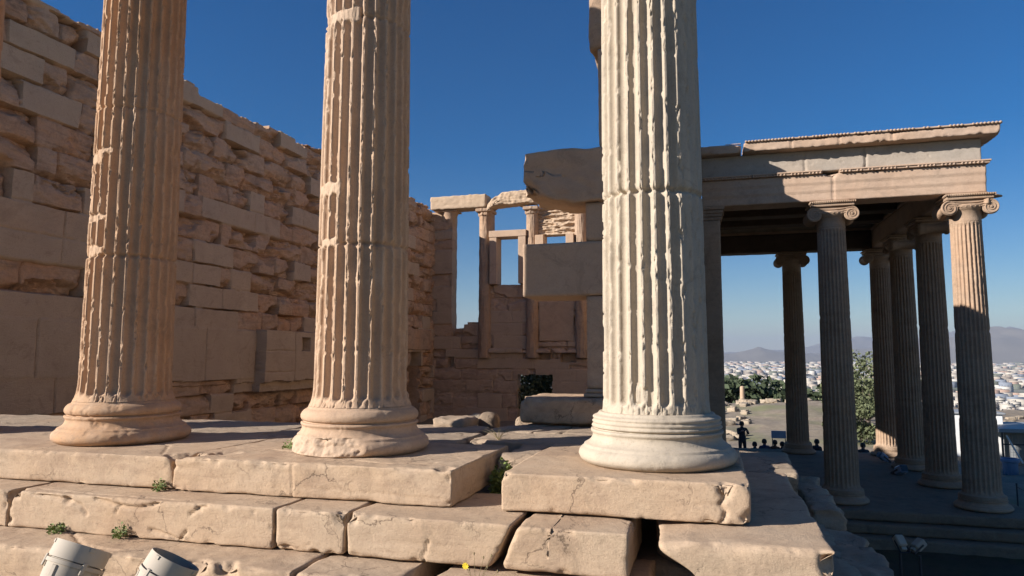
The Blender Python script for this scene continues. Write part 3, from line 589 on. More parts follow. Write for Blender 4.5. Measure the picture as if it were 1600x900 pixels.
def skew2(p): p = p.copy(); p[:, 0] += np.where(p[:, 0] < -.5, (p[:, 2]+.45)/.23*.10*np.clip((-.4-p[:, 0])/.3, 0, 1), 0); return p
block('middle step block wedged between two gaps, chipped top corner', -.755, -.075, -1.01, -.25, -.455, -.222, M_STEP, seed=15, bites=((-.10, -.62, -.21, .09), (-.07, -.75, -.24, .05)), warp=skew2, res=.011, r=.018, rv=1.0, amp=.0035, big=.006, chips=16)
def cor(p):
    p = p.copy(); k = np.clip((.22-p[:, 0])/.3, 0, 1); p[:, 0] += k*np.clip((-.35-p[:, 1])/.5, 0, 1)*.12*(1+.5*np.sin(p[:, 2]*30)); p[:, 2] -= k*.03; p[:, 0] += np.clip((.55-p[:, 0])/.5, 0, 1)*np.clip((-.30-p[:, 1])/.3, 0, 1)*np.clip((-.25-p[:, 2])/.25, 0, 1)*.24; return p
block('big worn corner block of the middle step, half in shadow', .01, .885, -1.06, 1.20, -.50, -.222, M_STEP, res=.013, r=.03, rv=1.2, amp=.004, big=.008, chips=24, seed=16, warp=cor, bites=((.88, -1.05, -.3, .10), (.9, -.9, -.36, .08)))
block('shaded flank block running back beside the pale column base', .48, 1.02, 1.22, 2.45, -.50, -.225, M_PAVE, res=.025, r=.03, rv=1.8, amp=.010, seed=17, warp=lambda p: p+np.stack([(p[:, 1]-1.2)*.03-.04, 0*p[:, 0], 0*p[:, 0]], 1))
block('rough irregular stone below the shaded flank, pointed end', 1.0, 1.27, .95, 2.35, -1.1, -.42, M_PAVE, res=.03, r=.09, rv=1.2, amp=.03, seed=18, big=.05)
block('lowest rough corner stone in shadow at the north flank', .90, 1.33, -.95, .86, -1.3, -.52, M_PAVE, res=.025, r=.10, rv=1.0, amp=.03, seed=19, big=.05)
T3 = dict(res=.013, r=.018, rv=2.0, amp=.006, big=.01, chips=30)
block('lowest step block partly hidden by the two lamps', -5.0, -1.80, -1.33, -.5, -.76, -.455, M_STEP, seed=21, bites=((-2.4, -1.33, -.46, .10), (-2.2, -1.33, -.47, .08)), cracks=(('z', [(-3.6, -1.0), (-3.3, -1.2), (-3.0, -1.25)], .015, .015),), **T3)
block('lowest step block at the picture edge', -7.4, -5.02, -1.33, -.5, -.76, -.455, M_STEP, seed=25, **T3)
block('lowest step block ending at the dark hole', -1.785, -1.20, -1.33, -.5, -.76, -.46, M_STEP, seed=22, bites=((-1.2, -1.33, -.47, .13), (-1.45, -1.35, -.47, .08)), **T3)
block('low flat stone under the yellow flowers', -1.06, .02, -1.20, -.5, -.76, -.475, M_STEP, seed=23, **T3)
block('low stone beneath the dark gap of the corner', .05, .80, -1.15, -.4, -.80, -.60, M_PAVE, res=.02, r=.05, rv=1.2, amp=.015, seed=24, big=.03)
tag(rough_block('foundation_wall', -8, 1.12, -.45, 3.0, -3.95, -.515, M_PAVE, res=.09, r=.03, amp=.02, seed=31, big=.05), 'dark foundation masonry beneath the north flank of the steps', 'foundation')

# paving behind the columns
PV = dict(res=.022, r=.022, rv=1.8, amp=.008, cat='paving slab', name='paving_slab', group='paving slabs of the porch floor')
block('long shaded paving slab behind the honey-coloured column', -7.2, -3.45, .64, 1.75, -.25, -.012, M_PAVE, seed=41, **PV)
block('long shaded paving slab along the brown wall foot', -10.1, -7.25, -.65, 2.0, -.25, -.05, M_PAVE, seed=42, **PV)
block('paving slab behind the pink column base', -3.42, -1.60, .53, 1.30, -.25, -.006, M_PAVE, seed=43, **PV)
block('paving slab crossed by the column shadow', -1.58, -.62, .84, 1.52, -.25, -.014, M_PAVE, seed=44, bites=((-1.5, .85, 0, .08),), **PV)
block('paving slab touching the base of the pale column', -.60, .47, .75, 1.5, -.25, -.016, M_PAVE, seed=45, **PV)
block('broken slab end lit behind the pink column', -2.9, -1.72, 1.33, 2.02, -.25, -.02, M_PAVE, seed=46, bites=((-2.2, 2.0, 0, .12),), warp=lambda p: p+np.stack([0*p[:, 0], np.clip(p[:, 1]-1.6, 0, 1)*np.sin(p[:, 0]*5)*.3, 0*p[:, 0]], 1), **PV)
for i, (a, sk) in enumerate(((-1.70, .42), (-1.46, .45), (-1.20, .50))):
    block(('first', 'second', 'third')[i]+' slanting split slab counted from the boulder', a, a+.235, 1.54, 2.25, -.25, -.004-.006*i, M_PAVE, seed=47+i, warp=(lambda s: lambda p: p+np.stack([(p[:, 1]-1.54)*s, 0*p[:, 0], 0*p[:, 0]], 1))(sk), **PV)
block('sunlit paving slab before the rounded wall block', -.95, .35, 1.53, 2.08, -.25, -.012, M_PAVE, seed=51, **PV)
block('raised slab edge beneath the low doorway opening', -1.62, -.70, 2.42, 3.15, -.3, .035, M_PAVE, seed=52, warp=lambda p: p+np.stack([0*p[:, 0], 0*p[:, 0], np.where(p[:, 2] > -.05, .03*np.sin((p[:, 0]+1.6)*3), 0)], 1), **PV)
block('flat loose stone lit on the far edge of the floor', -2.33, -1.98, 1.86, 2.35, -.08, .052, M_PAVE, res=.02, r=.06, rv=1., amp=.015, seed=53, name='loose_stone', cat='loose stone', group='loose stones at the floor edge', big=.03)
block('rounded grey boulder at the floor edge', -2.02, -1.79, 2.32, 2.55, -.14, .085, M_PLAT, res=.018, r=.11, rv=.3, amp=.01, seed=54, name='boulder', cat='loose stone', group='loose stones at the floor edge', big=.03)  # dark stone colour stands in for shade on the boulder
block('small dark stone hidden behind the flat loose stone', -2.2, -2.0, 2.5, 2.75, -.12, .06, M_ROCK, res=.03, r=.08, rv=.3, amp=.01, seed=55, name='loose_stone', cat='loose stone', group='loose stones at the floor edge', big=.03)

# ================================================================== EAST COLUMNS
S = 2.113; H0, H1 = .318, 6.1
def column(x, label, mat, bk, sk):
    o = empty('fluted_column', (x, 0, 0), label, 'column', 'columns of the east porch')
    base('column_base', 1.0, mat, o, **bk); shaft('shaft', .337, .294, H0, H1, mat, o, **sk); return o
column(0, 'pale restored fluted column on the chipped corner block', M_COLC, dict(seed=2, worn=.1), dict(seed=5, joints=((1.705, .012, .024), (4.1, .008, .01)), erode=.75, flare=.006, plainsec=(0, .92, .30), patches=((R(-100), .12, .43, .05, .022, .012),)))
column(-S, 'pinkish fluted column with a torn lower torus', M_COLB, dict(seed=8, reeds=False, worn=.5, bite=(R(-112), .95, .125, .43)), dict(seed=15, erode=.72, joints=((1.46, .011, .018), (3.13, .011, .018), (4.6, .01, .01)),
       patches=((R(-118), .42, 1.86, .055, .006, .012), (R(-115), .30, 1.47, .035, .008, .01), (R(-100), .5, 3.14, .05, .010, .01))))
column(-2*S, 'honey-coloured fluted column with broken flutes above its joint', M_COLA, dict(seed=18, reeds=False, worn=.8), dict(seed=25, erode=.78, joints=((1.455, .012, .022), (2.66, .010, .014), (4.4, .01, .01)),
       patches=((R(-108), .42, 1.50, .045, .020, .016), (R(-105), .40, 1.765, .035, .030, .016), (R(-125), .5, 2.25, .05, .012, .01), (R(-95), .3, 2.30, .03, .014, .01))))
column(-3*S, 'outermost fluted column cut off by the picture edge', M_COLA, dict(seed=28, worn=.8), dict(seed=35, dz=.04, nth=240, joints=((1.46, .03, .012),)))

# ================================================================== NORTH PORCH (lower level)
ZF = -3.03; PX, PI_X, PY = 6.65, 3.52, [15.2, 18.3, 21.4, 24.5]
PLAT = empty('porch_platform', (4, 20, -3.8), 'dim stepped platform carrying the lower porch columns', 'platform')
for nm, zt, zb, e, s_ in (('floor_slab', ZF, -3.275, 0, 61), ('step', -3.28, -3.52, .32, 62), ('step', -3.525, -4.1, .64, 63)):
    jn = tuple(('y', [(x, zt), (x, zb)], .03, .03) for x in np.arange(1.1+.5*(s_ % 2), 8.4, 1.35))
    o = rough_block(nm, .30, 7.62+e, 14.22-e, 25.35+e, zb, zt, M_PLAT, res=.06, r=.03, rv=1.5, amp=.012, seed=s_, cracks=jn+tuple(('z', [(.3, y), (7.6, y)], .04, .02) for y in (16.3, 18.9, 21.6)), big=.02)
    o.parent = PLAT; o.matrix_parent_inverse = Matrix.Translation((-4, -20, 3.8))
def capital(mat, parent, rz, corner=False):
    m = MB(); m.lathe([(.33, 7.02), (.345, 7.02), (.352, 7.05), (.345, 7.07), (.350, 7.24), (.366, 7.26), (.37, 7.28), (.40, 7.31), (.45, 7.36), (.47, 7.41), (.44, 7.45), (.3, 7.45)], 48)
    for k in range(28):
        a = k*2*math.pi/28; m.lathe([(.004, -.026), (.020, -.012), (.020, .012), (.004, .026)], 6, (.452*math.cos(a), .452*math.sin(a), 7.385), cap=False)
    def scroll(Mx):
        V = []; pts = []
        for sg in (-1, 1):
            prof = [(.05, -.40), (.175, -.40), (.185, -.385), (.185, -.33), (.16, -.30), (.13, -.10), (.12, 0), (.13, .10), (.16, .30), (.185, .33), (.185, .385), (.175, .40), (.05, .40)]
            mm = MB().lathe([(r, z) for r, z in prof], 28)
            P = np.concatenate(mm.V); P = np.stack([P[:, 0]+sg*.45, P[:, 2], P[:, 1]+7.36], 1); V.append((P, mm.F))
            for f in (-1, 1):
                sp = [(sg*.45+sg*(.178*(1-t/2.6))*math.cos(math.pi/2-t*2*math.pi), f*.405, 7.36+(.178*(1-t/2.6))*math.sin(math.pi/2-t*2*math.pi)) for t in np.linspace(0, 2.35, 60)]
                tb = MB().tube(sp, [.020*(1-i/90) for i in range(60)], 6); V.append((np.concatenate(tb.V), tb.F))
                e = MB().lathe([(.0, -.02), (.03, -.015), (.03, .015), (.0, .02)], 10, cap=False); P = np.concatenate(e.V); V.append((np.stack([P[:, 0]+sg*.45, P[:, 2]+f*.41, P[:, 1]+7.36], 1), e.F))
        for f in (-1, 1):
            for (zz, sag) in ((7.535, .05), (7.48, .055), (7.425, .05)):
                tb = MB().tube([(x, f*.40, zz-sag*math.cos(x/.475*math.pi/2)) for x in np.linspace(-.475, .475, 20)], .014, 6); V.append((np.concatenate(tb.V), tb.F))
        bb = MB().box(-.475, .475, -.385, .385, 7.38, 7.56, .02); V.append((np.concatenate(bb.V), bb.F))
        for P, F in V: m.add(P @ Mx.T, F)
    def rot(a): c, s = math.cos(a), math.sin(a); return np.array([[c, -s, 0], [s, c, 0], [0, 0, 1]])
    scroll(rot(rz))
    if corner:
        d = rot(math.radians(corner))
        bb = MB().box(.0, .60, -.07, .07, 7.42, 7.56, .02); m.add(np.concatenate(bb.V) @ d.T, bb.F)
    m.box(-.52, .52, -.45, .45, 7.562, 7.64, .015, rot(rz)); m.box(-.56, .56, -.49, .49, 7.642, 7.70, .02, rot(rz)); 
    for k in range(22):
        for f in (-1, 1):
            c0 = rot(rz) @ np.array([-.535+k*1.07/21, f*.492, 7.672]); m.lathe([(.003, -.026), (.019, -.01), (.019, .012), (.003, .026)], 5, tuple(c0), cap=False)
    if corner:
        d = rot(math.radians(corner)); m.box(.3, .80, -.16, .16, 7.644, 7.698, .02, d)
    m.box(-.40, .40, -.40, .40, 7.70, 7.728)
    return m.out('capital', mat, parent, sharp=40)
def pcolumn(x, y, label, seed, rz=0, corner=False):
    o = empty('fluted_column', (x, y, ZF), label, 'column', 'columns of the lower north porch')
    base('column_base', 1.24, M_PORCH, o, seed, kz=1.18, nth=160, worn=.3)
    shaft('shaft', .408, .345, .37, 7.03, M_PORCH, o, seed+3, nth=312, dz=.045, fd=.040, erode=.55, joints=((2.2, .05, .012), (4.3+seed % 3*.2, .05, .012)))
    capital(M_PORCH, o, rz, corner)
pcolumn(PI_X, PY[0], 'middle flank column of the lower porch, all in shade', 71)
pcolumn(PX, PY[0], 'outer corner column of the lower porch, top in sunlight', 72, 0, -45)
pcolumn(PX, PY[1], 'dark front column next to the sunlit corner column', 73, math.pi/2)
pcolumn(PX, PY[2], 'dark front column between two others, second from the far corner', 74, math.pi/2)
pcolumn(PX, PY[3], 'far corner column of the lower porch with sunlit foot', 75, 0, 45)
pcolumn(PI_X, PY[3], 'thin far flank column of the lower porch against the city', 76)
def anta(y0, lab):
    o = empty('anta_pier', (.5, y0+.39, ZF), lab, 'pier')
    for nm, a in (('pier_shaft', (.24, .71, y0, y0+.76, ZF+.26, 4.33)), ('pier_base', (.20, .78, y0-.07, y0+.83, ZF, ZF+.255))):
        q = rough_block(nm, *a, M_PORCH, res=.06, r=.012, amp=.006, seed=int(y0*3)); q.parent = o; q.matrix_parent_inverse = Matrix.Translation((-.5, -y0-.39, -ZF))
    m = MB()
    for i, e in enumerate((.02, .045, .075, .11)): m.box(.24, .72+e, y0-e, y0+.76+e, 4.335+i*.09, 4.42+i*.09, .008)
    q = m.out('capital', M_PORCH); q.parent = o; q.matrix_parent_inverse = Matrix.Translation((-.5, -y0-.39, -ZF))
anta(14.84, 'square wall pier beside the pale column, near end of the porch'); anta(24.1, 'square wall pier at the far end of the porch')
ENT = empty('porch_entablature', (3.5, 19.8, 4.7), 'long marble entablature with grey frieze and cornice over the lower porch', 'entablature')
def ep(o): o.parent = ENT; o.matrix_parent_inverse = Matrix.Translation((-3.5, -19.8, -4.7)); return o
def fas(ysign, face):
    def f(p):
        p = p.copy(); d = np.where(p[:, 2] < 4.94, 0, np.where(p[:, 2] < 5.18, .022, .044)); k = np.abs(p[:, 1]-face) < .12; p[k, 1] += ysign*d[k]; return p
    return f
AJ = (('y', [(3.55, 4.7), (3.56, 5.4)], .035, .03),)
ep(rough_block('architrave', .25, 7.05, 14.84, 15.56, 4.70, 5.405, M_ENT, res=.038, r=.010, rv=2.0, amp=.005, seed=81, warp=fas(-1, 14.84), cracks=AJ, bites=((3.5, 14.8, 5.42, .16), (4.6, 14.8, 5.42, .08), (5.4, 14.8, 5.42, .07), (1.9, 14.8, 5.40, .07)), tint=0))
ep(rough_block('architrave', .25, 7.05, 24.14, 24.86, 4.70, 5.405, M_SHADED, res=.08, r=.012, amp=.004, seed=82)); ep(rough_block('architrave', 6.33, 7.05, 15.57, 24.13, 4.70, 5.405, M_ENT, res=.08, r=.012, amp=.004, seed=83))
rz_ = rnd(9); m = MB()
for z0, z1, e in ((5.41, 5.455, .07), (5.457, 5.50, .10)):
    for a, b in ((.25, 1.55), (1.57, 3.30), (3.72, 7.05)): m.box(a, b+(e if b > 7 else 0), 14.80-e, 15.56, z0, z1, .01)
    m.box(.25, 7.05+e, 24.14, 24.88+e, z0, z1, .01); m.box(6.33, 7.05+e, 15.57, 24.13, z0, z1, .01)
for k in range(76):
    x = .35+k*.088
    if 3.28 < x < 3.74 or rz_.random() < .12: continue
    m.lathe([(.004, -.03), (.022, -.012), (.022, .012), (.004, .03)], 6, (x, 14.715, 5.432), cap=False)
ep(m.out('moulding', M_ENT))
m_holes = tuple((rz_.uniform(.9, 6.6), 14.86, rz_.choice((5.93, 5.98, 5.72, 5.80)), .035) for _ in range(22))
ep(rough_block('frieze', .25, 6.99, 14.87, 15.5, 5.503, 6.08, M_FRIEZE, res=.03, r=.012, rv=2, amp=.004, seed=84, bites=m_holes, cracks=(('y', [(2.9, 5.5), (2.9, 6.05)], .03, .03), ('y', [(4.35, 5.5), (4.37, 5.8), (4.33, 6.05)], .035, .05)), big=.008))
ep(rough_block('frieze', .25, 6.99, 24.2, 24.83, 5.503, 6.08, M_FRIEZE, res=.08, r=.012, amp=.004, seed=85)); ep(rough_block('frieze', 6.4, 6.99, 15.51, 24.19, 5.503, 6.08, M_FRIEZE, res=.08, r=.012, amp=.004, seed=86))
cj = tuple(('y', [(x, 6.08), (x, 6.4)], .03, .03) for x in (1.28, 2.55, 3.7, 4.95))
ep(rough_block('cornice', 1.36, 7.32, 14.54, 15.6, 6.083, 6.32, M_ENT, res=.035, r=.022, rv=3.0, amp=.010, seed=87, cracks=cj, bites=tuple((rz_.uniform(1.4, 7.1), 14.56, 6.07, rz_.uniform(.04, .09)) for _ in range(14))))
ep(rough_block('cornice', .25, 1.30, 14.60, 15.6, 6.083, 6.32, M_ENT, res=.035, r=.035, rv=3.0, amp=.015, seed=88, bites=((1.3, 14.6, 6.3, .10),)))
ep(rough_block('cornice', .25, 7.32, 24.1, 25.16, 6.083, 6.32, M_ENT, res=.09, r=.02, amp=.01, seed=89)); ep(rough_block('cornice', 6.3, 7.32, 15.61, 24.09, 6.083, 6.32, M_ENT, res=.09, r=.02, amp=.01, seed=90))
m = MB(); m.box(1.40, 7.36, 14.50, 15.5, 6.323, 6.365, .01)
for k in range(72):
    x = 1.42+k*.083
    if rz_.random() < .12: continue
    m.lathe([(.006, -.030), (.028, -.010), (.028, .014), (.006, .032)], 6, (x, 14.495, 6.348), cap=False)
for k in range(9): m.box(.9+k*.045, .93+k*.045, 14.60, 14.7, 6.323, 6.35, .004)
ep(m.out('cornice_moulding', M_ENT))
m = MB().box(.25, 6.36, 15.55, 24.15, 5.97, 6.06)
for y in (16.9, 18.75, 20.6, 22.45): m.box(.25, 6.34, y-.32, y+.32, 5.41, 5.965, .02)
for y in (15.85, 17.8, 19.65, 21.5, 23.4):
    for x in np.arange(.9, 6.2, .72): m.box(x, x+.12, y-.55, y+.55, 5.82, 5.964, .01)
ep(m.out('coffered_ceiling', M_SHADED))

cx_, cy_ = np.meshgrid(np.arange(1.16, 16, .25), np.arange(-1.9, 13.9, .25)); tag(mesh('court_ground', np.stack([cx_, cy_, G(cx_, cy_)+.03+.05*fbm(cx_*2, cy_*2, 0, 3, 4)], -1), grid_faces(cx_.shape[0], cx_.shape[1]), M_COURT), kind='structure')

# ================================================================== PLANTS
def leafset(n, gen, size, seed, asp=1.7, curl=.2):
    rg = np.random.RandomState(seed); P = gen(rg, n); A = rg.normal(size=(n, 3)); A /= np.linalg.norm(A, axis=1, keepdims=True); B = np.cross(A, rg.normal(size=(n, 3))); B /= np.linalg.norm(B, axis=1, keepdims=True)
    s = size*rg.uniform(.6, 1.3, (n, 1)); C_ = np.cross(A, B)*curl
    V = np.stack([P-A*s*asp/2, P+B*s/2+C_*s*.3, P+A*s*asp/2, P-B*s/2+C_*s*.3], 1).reshape(-1, 3); return V, np.arange(4*n).reshape(-1, 4)
def tree(label, x, y, h, w, mat, seed, leaf=.5, n=900, ell=.75, cat='tree', nm='tree', group=None, trunk=.35, zb=None):
    z = float(G(x, y)) if zb is None else zb; o = empty(nm, (x, y, z), label, cat, group); rg = rnd(seed)
    cl = [(rg.gauss(0, w*.24), rg.gauss(0, w*.24), h*(trunk+(1-trunk)*rg.uniform(.1, .9)), rg.uniform(.16, .30)*w) for _ in range(16)]
    def gen(r, n):
        k = r.randint(0, len(cl), n); c = np.array(cl)[k]; d = r.normal(size=(n, 3)); d /= np.linalg.norm(d, axis=1, keepdims=True); q = d*c[:, 3:4]*r.uniform(.35, 1.0, (n, 1))**.5; q[:, 2] *= ell; return c[:, :3]+q
    V, F = leafset(n, gen, leaf, seed); mesh('crown', V, F, mat, False, None, o)
    m = MB(); m.tube([(0, 0, -.3), (rg.uniform(-.1, .1), 0, h*trunk*.6), (0, rg.uniform(-.1, .1), h*.62)], [w*.045, w*.035, w*.012], 8)
    for (a, b, c, r_) in cl[:7]: m.tube([(0, 0, h*trunk*.55), (a*.5, b*.5, h*trunk*.5+c*.35), (a, b, c)], [w*.022, w*.014, w*.004], 5)
    m.out('trunk', M_BARK, o); return o
tl = rnd(77); sides = ['dark cypress-green tree', 'round dark tree', 'low spreading dark tree', 'dense dark green tree']
for i in range(26):
    y = 80+tl.uniform(0, 34); x = y*(-.02+.205*i/25)+tl.uniform(-1, 1); g0 = float(G(x, y)); top = .68-y*tl.uniform(.060, .069)
    tree('dark green tree in the belt between the ruins and the city', x, y, max(4, top-g0), tl.uniform(5, 7.5), M_LEAFD, 100+i, leaf=.55, n=1100, group='belt of dark trees below the plateau')
tree('olive tree with grey-green leaves seen between the dark columns', 10.3, 47, 5.0, 4.6, M_OLIVE, 140, leaf=.12, n=5200, trunk=.22)
tree('dark shrub seen through the low doorway of the far wall', -6.1, 23.6, 2.9, 3.4, M_OLIVE, 141, leaf=.10, n=5500, nm='shrub', cat='shrub', trunk=.12, zb=-2.4)
tree('second olive bush lower beside the far sunlit column foot', 8.6, 40, 2.4, 2.6, M_OLIVE, 142, leaf=.11, n=4000, nm='shrub', cat='shrub', trunk=.12)
def tuft(label, x, y, z, h, w, seed, n=60, mat=M_LEAF, nm='weed', cat='plant', stalks=0, down=0):
    o = empty(nm, (x, y, z), label, cat); rg = rnd(seed); V = []; F = []; S_ = MB()
    for i in range(n):
        a = rg.uniform(0, 6.28); r = w*math.sqrt(rg.random()); t = rg.random(); cx_, cy_, cz_ = r*math.cos(a), r*math.sin(a), h*t*(1-.5*r/w)-down*rg.random()
        L_ = rg.uniform(.5, 1)*.30*w+.008; d = Vector((math.cos(a)*.8+rg.uniform(-.5, .5), math.sin(a)*.8+rg.uniform(-.5, .5), rg.uniform(-.2, .8))).normalized(); s = d.cross(Vector((rg.gauss(0, 1), rg.gauss(0, 1), 1))).normalized()*L_*.42
        p = Vector((cx_, cy_, cz_)); k = len(V); V += [p, p+d*L_*.5+s, p+d*L_, p+d*L_*.5-s]; F.append((k, k+1, k+2, k+3))
        if i % 4 == 0: S_.tube([(0, 0, -.01), (cx_*.5, cy_*.5, cz_*.6), (cx_, cy_, cz_)], [.002, .0015, .001], 4)
    mesh('leaves', np.array([tuple(v) for v in V]), F, mat, False, None, o); S_.out('stems', mat, o); return o
tuft('small green weed in the joint under the stylobate block', -3.19, -.735, -.217, .085, .035, 1, 110)
tuft('green weed directly behind the first lamp hood', -3.70, -1.03, -.453, .075, .045, 2, 110)
tuft('spiky green weed between the two lamps', -3.20, -1.03, -.453, .095, .038, 3, 110)
tuft('tiny green weed beside the torn column base', -2.60, -.14, .0, .07, .05, 4, 80)
tuft('green weed at the bottom picture corner', -4.05, -1.42, -.66, .06, .08, 7, 70)
tuft('leafy green plant hanging in the dark gap between blocks', -1.02, -.02, -.27, .26, .085, 5, 700, down=.0)
def flowers():
    o = empty('wild_flower', (-.80, -1.25, -.49), 'dry wildflower with two yellow heads against the step joint', 'flower'); rg = rnd(6); st = MB(); hd = MB(); pet = []; F = []
    ends = [(-.06, .02, .115, 1), (.035, -.05, .02, 1), (-.02, .03, .17, 0), (.03, .03, .155, 0), (.075, .02, .17, 0), (.11, .01, .10, 0), (.06, .0, .12, 0), (-.035, .0, .10, 0)]
    for (a, b, c, f) in ends:
        st.tube([(0, 0, -.02), (a*.4, b*.4, c*.45), (a, b, c)], [.0016, .0013, .001], 5)
        if not f: hd.lathe([(.001, -.007), (.005, -.002), (.004, .005), (.001, .008)], 6, (a, b, c+.004), cap=False)
        else:
            for k in range(9):
                t = k*6.283/9; i0 = len(pet); dx, dz = math.cos(t), math.sin(t); pet += [(a, b-.004, c), (a+dx*.012-dz*.005, b-.008, c+dz*.012+dx*.005), (a+dx*.019, b-.006, c+dz*.019), (a+dx*.012+dz*.005, b-.008, c+dz*.012-dx*.005)]; F.append((i0, i0+1, i0+2, i0+3))
    st.out('stems', M_DRY, o); hd.out('seed_heads', M_DRY, o); mesh('petals', pet, F, M_YEL, False, None, o)
    V, F = leafset(30, lambda r, n: r.normal(size=(n, 3))*[.03, .012, .006], .016, 5); mesh('leaves', V+np.array([0, 0, .0]), F, M_LEAF, False, None, o)
flowers()
def twigs(label, x, y, z, h, seed):
    o = MB(); rg = rnd(seed)
    for i in range(14):
        a, b = rg.uniform(-.16, .16), rg.uniform(-.08, .08); t = rg.uniform(.4, 1)*h; o.tube([(x, y, z-.01), (x+a*.4, y+b*.4, z+t*.6), (x+a, y+b, z+t)], [.0022, .0016, .0008], 4)
    tag(o.out('dry_weed', M_DRY), label, 'plant')
twigs('thin dry twigs on the paving behind the pink column', -1.35, .95, -.01, .10, 3); twigs('thin dry twigs beside the rounded wall block', -.85, 2.3, 0, .2, 4)

# ================================================================== FLOODLIGHTS
def orient(o, loc, d, roll=0): o.matrix_world = Matrix.Translation(loc) @ Vector(d).normalized().to_track_quat('Z', 'Y').to_matrix().to_4x4() @ Matrix.Rotation(roll, 4, 'Z')
def flood(label, loc, aim, r, seed, roll=0):
    """loc = centre of the hood rim, +Z = aim"""
    o = empty('floodlight', (0, 0, 0), label, 'floodlight', 'round floodlights at the foot of the steps'); R_ = r
    MB().lathe([(R_*.955, -.60*R_), (R_, -.60*R_), (R_*1.0, -.01), (R_*.985, 0), (R_*.945, 0), (R_*.94, -.02), (R_*.94, -.56*R_)], 64, cap=False).out('hood', M_LAMP, o)
    MB().lathe([(R_*.95, -.80*R_), (R_*1.03, -.79*R_), (R_*1.03, -.655*R_), (R_*.95, -.645*R_)], 64, cap=False).out('hood_ring', M_LAMP, o)
    MB().lathe([(0, -.57*R_), (R_*.94, -.57*R_)], 48, cap=False).out('lens', M_GLASS, o)
    MB().lathe([(0, -3.0*R_), (R_*.5, -3.0*R_), (R_*.62, -2.9*R_), (R_*.76, -2.1*R_), (R_*.90, -1.3*R_), (R_*.955, -.86*R_), (R_*.955, -.81*R_), (R_*.9, -.62*R_)], 56, cap=False).out('housing', M_LAMP, o)
    for a in (.3, 1.7, 3.4, 4.75):
        c, s = math.cos(a), math.sin(a); Mz = [[c, -s, 0], [s, c, 0], [0, 0, 1]]
        V = MB().box(R_*.90, R_*1.035, -.012, .012, -.17*R_, -.03*R_, .002); mm = MB().add(np.concatenate(V.V) @ np.array(Mz).T, V.F); mm.out('clip', M_LAMP, o)
        V = MB().box(R_*.99, R_*1.06, -.010, .010, -1.0*R_, -.56*R_, .003); mm = MB().add(np.concatenate(V.V) @ np.array(Mz).T, V.F); mm.out('latch', M_LAMP, o)
    br = MB()
    for sg in (-1, 1): br.box(sg*R_*1.02-.004, sg*R_*1.02+.004, -.03, .03, -3.1*R_, -1.2*R_, .002)
    br.box(-R_*1.03, R_*1.03, -.03, .03, -3.16*R_, -3.105*R_, .003); br.out('bracket', M_LAMP, o)
    for a in (.9, 2.4, 4.0, 5.4):
        c, s = math.cos(a), math.sin(a); V = MB().box(R_*.55, R_*1.0, -.014, .014, -2.2*R_, -.84*R_, .004); P = np.concatenate(V.V); kk = P[:, 2] < -1.5*R_; P[kk, 0] *= .82; MB().add(P @ np.array([[c, -s, 0], [s, c, 0], [0, 0, 1]]).T, V.F).out('fin', M_LAMP, o)
    bx = MB().box(-R_*.42, R_*.42, -R_*1.12, -R_*.72, -2.0*R_, -.85*R_, .012); bx.out('gear_box', M_LAMP, o)
    orient(o, loc, aim, roll); return o
def aim_(loc, tilt, opn):
    d = (Vector(loc)-Vector(CAM)).normalized(); rr_ = d.cross(Vector((0, 0, 1))).normalized(); uu = rr_.cross(d); return math.sin(R(tilt))*rr_+math.cos(R(tilt))*uu-opn*d
flood('white floodlight with its back gear box showing, nearer the picture corner', (-2.655, -1.80, -.262), aim_((-2.655, -1.80, -.262), 24, .0), .130, 1, R(-25))
flood('white floodlight tilted so its open dark mouth shows', (-2.11, -1.80, -.285), aim_((-2.11, -1.80, -.285), 31, .15), .120, 2, R(30))
def post_lamp(label, x, y, z, aim, gz, mat=M_LAMP, sz=1.0, group='small lamps of the lower court', post=True):
    o = empty('spotlight', (x, y, gz), label, 'spotlight', group); h = z-gz; q = Vector(aim).normalized().to_track_quat('Z', 'Y').to_matrix(); Mm = np.array(q)
    def part(nm, m_, mt): P = np.concatenate(m_.V)*sz; MB().add(P @ Mm.T+np.array([0, 0, h]), m_.F).out(nm, mt, o)
    part('housing', MB().box(-.10, .10, -.09, .09, -.14, .12, .025).box(-.06, .06, -.05, .05, -.22, -.145, .01), mat); part('lens', MB().box(-.085, .085, -.075, .075, .121, .128), M_GLASS)
    part('bracket', MB().box(-.115, -.105, -.02, .02, -.26, .02).box(.105, .115, -.02, .02, -.26, .02).box(-.115, .115, -.02, .02, -.27, -.262), M_DARK)
    if post: MB().tube([(0, 0, -.05), (0, 0, h-.24*sz)], .022, 10).out('post', M_DARK, o)
post_lamp('white box spotlight on a post, nearer the platform steps', 3.17, 8.0, -2.26, (-.2, .5, .6), -3.8, sz=.72)
post_lamp('white box spotlight on a post, farther out in the court', 3.46, 8.05, -2.30, (.6, .3, .5), -3.8, sz=.72)
post_lamp('blue-white spotlight tilted up beside the sunlit column foot', 6.02, 22.6, -2.82, (-.7, -.3, .6), -3.03, M_LAMPB, 1.15, 'spotlights on the porch floor', False)
post_lamp('pale spotlight lying before the dark front column', 5.98, 19.9, -2.86, (.3, -.8, .4), -3.03, M_LAMPB, 1.3, 'spotlights on the porch floor', False)
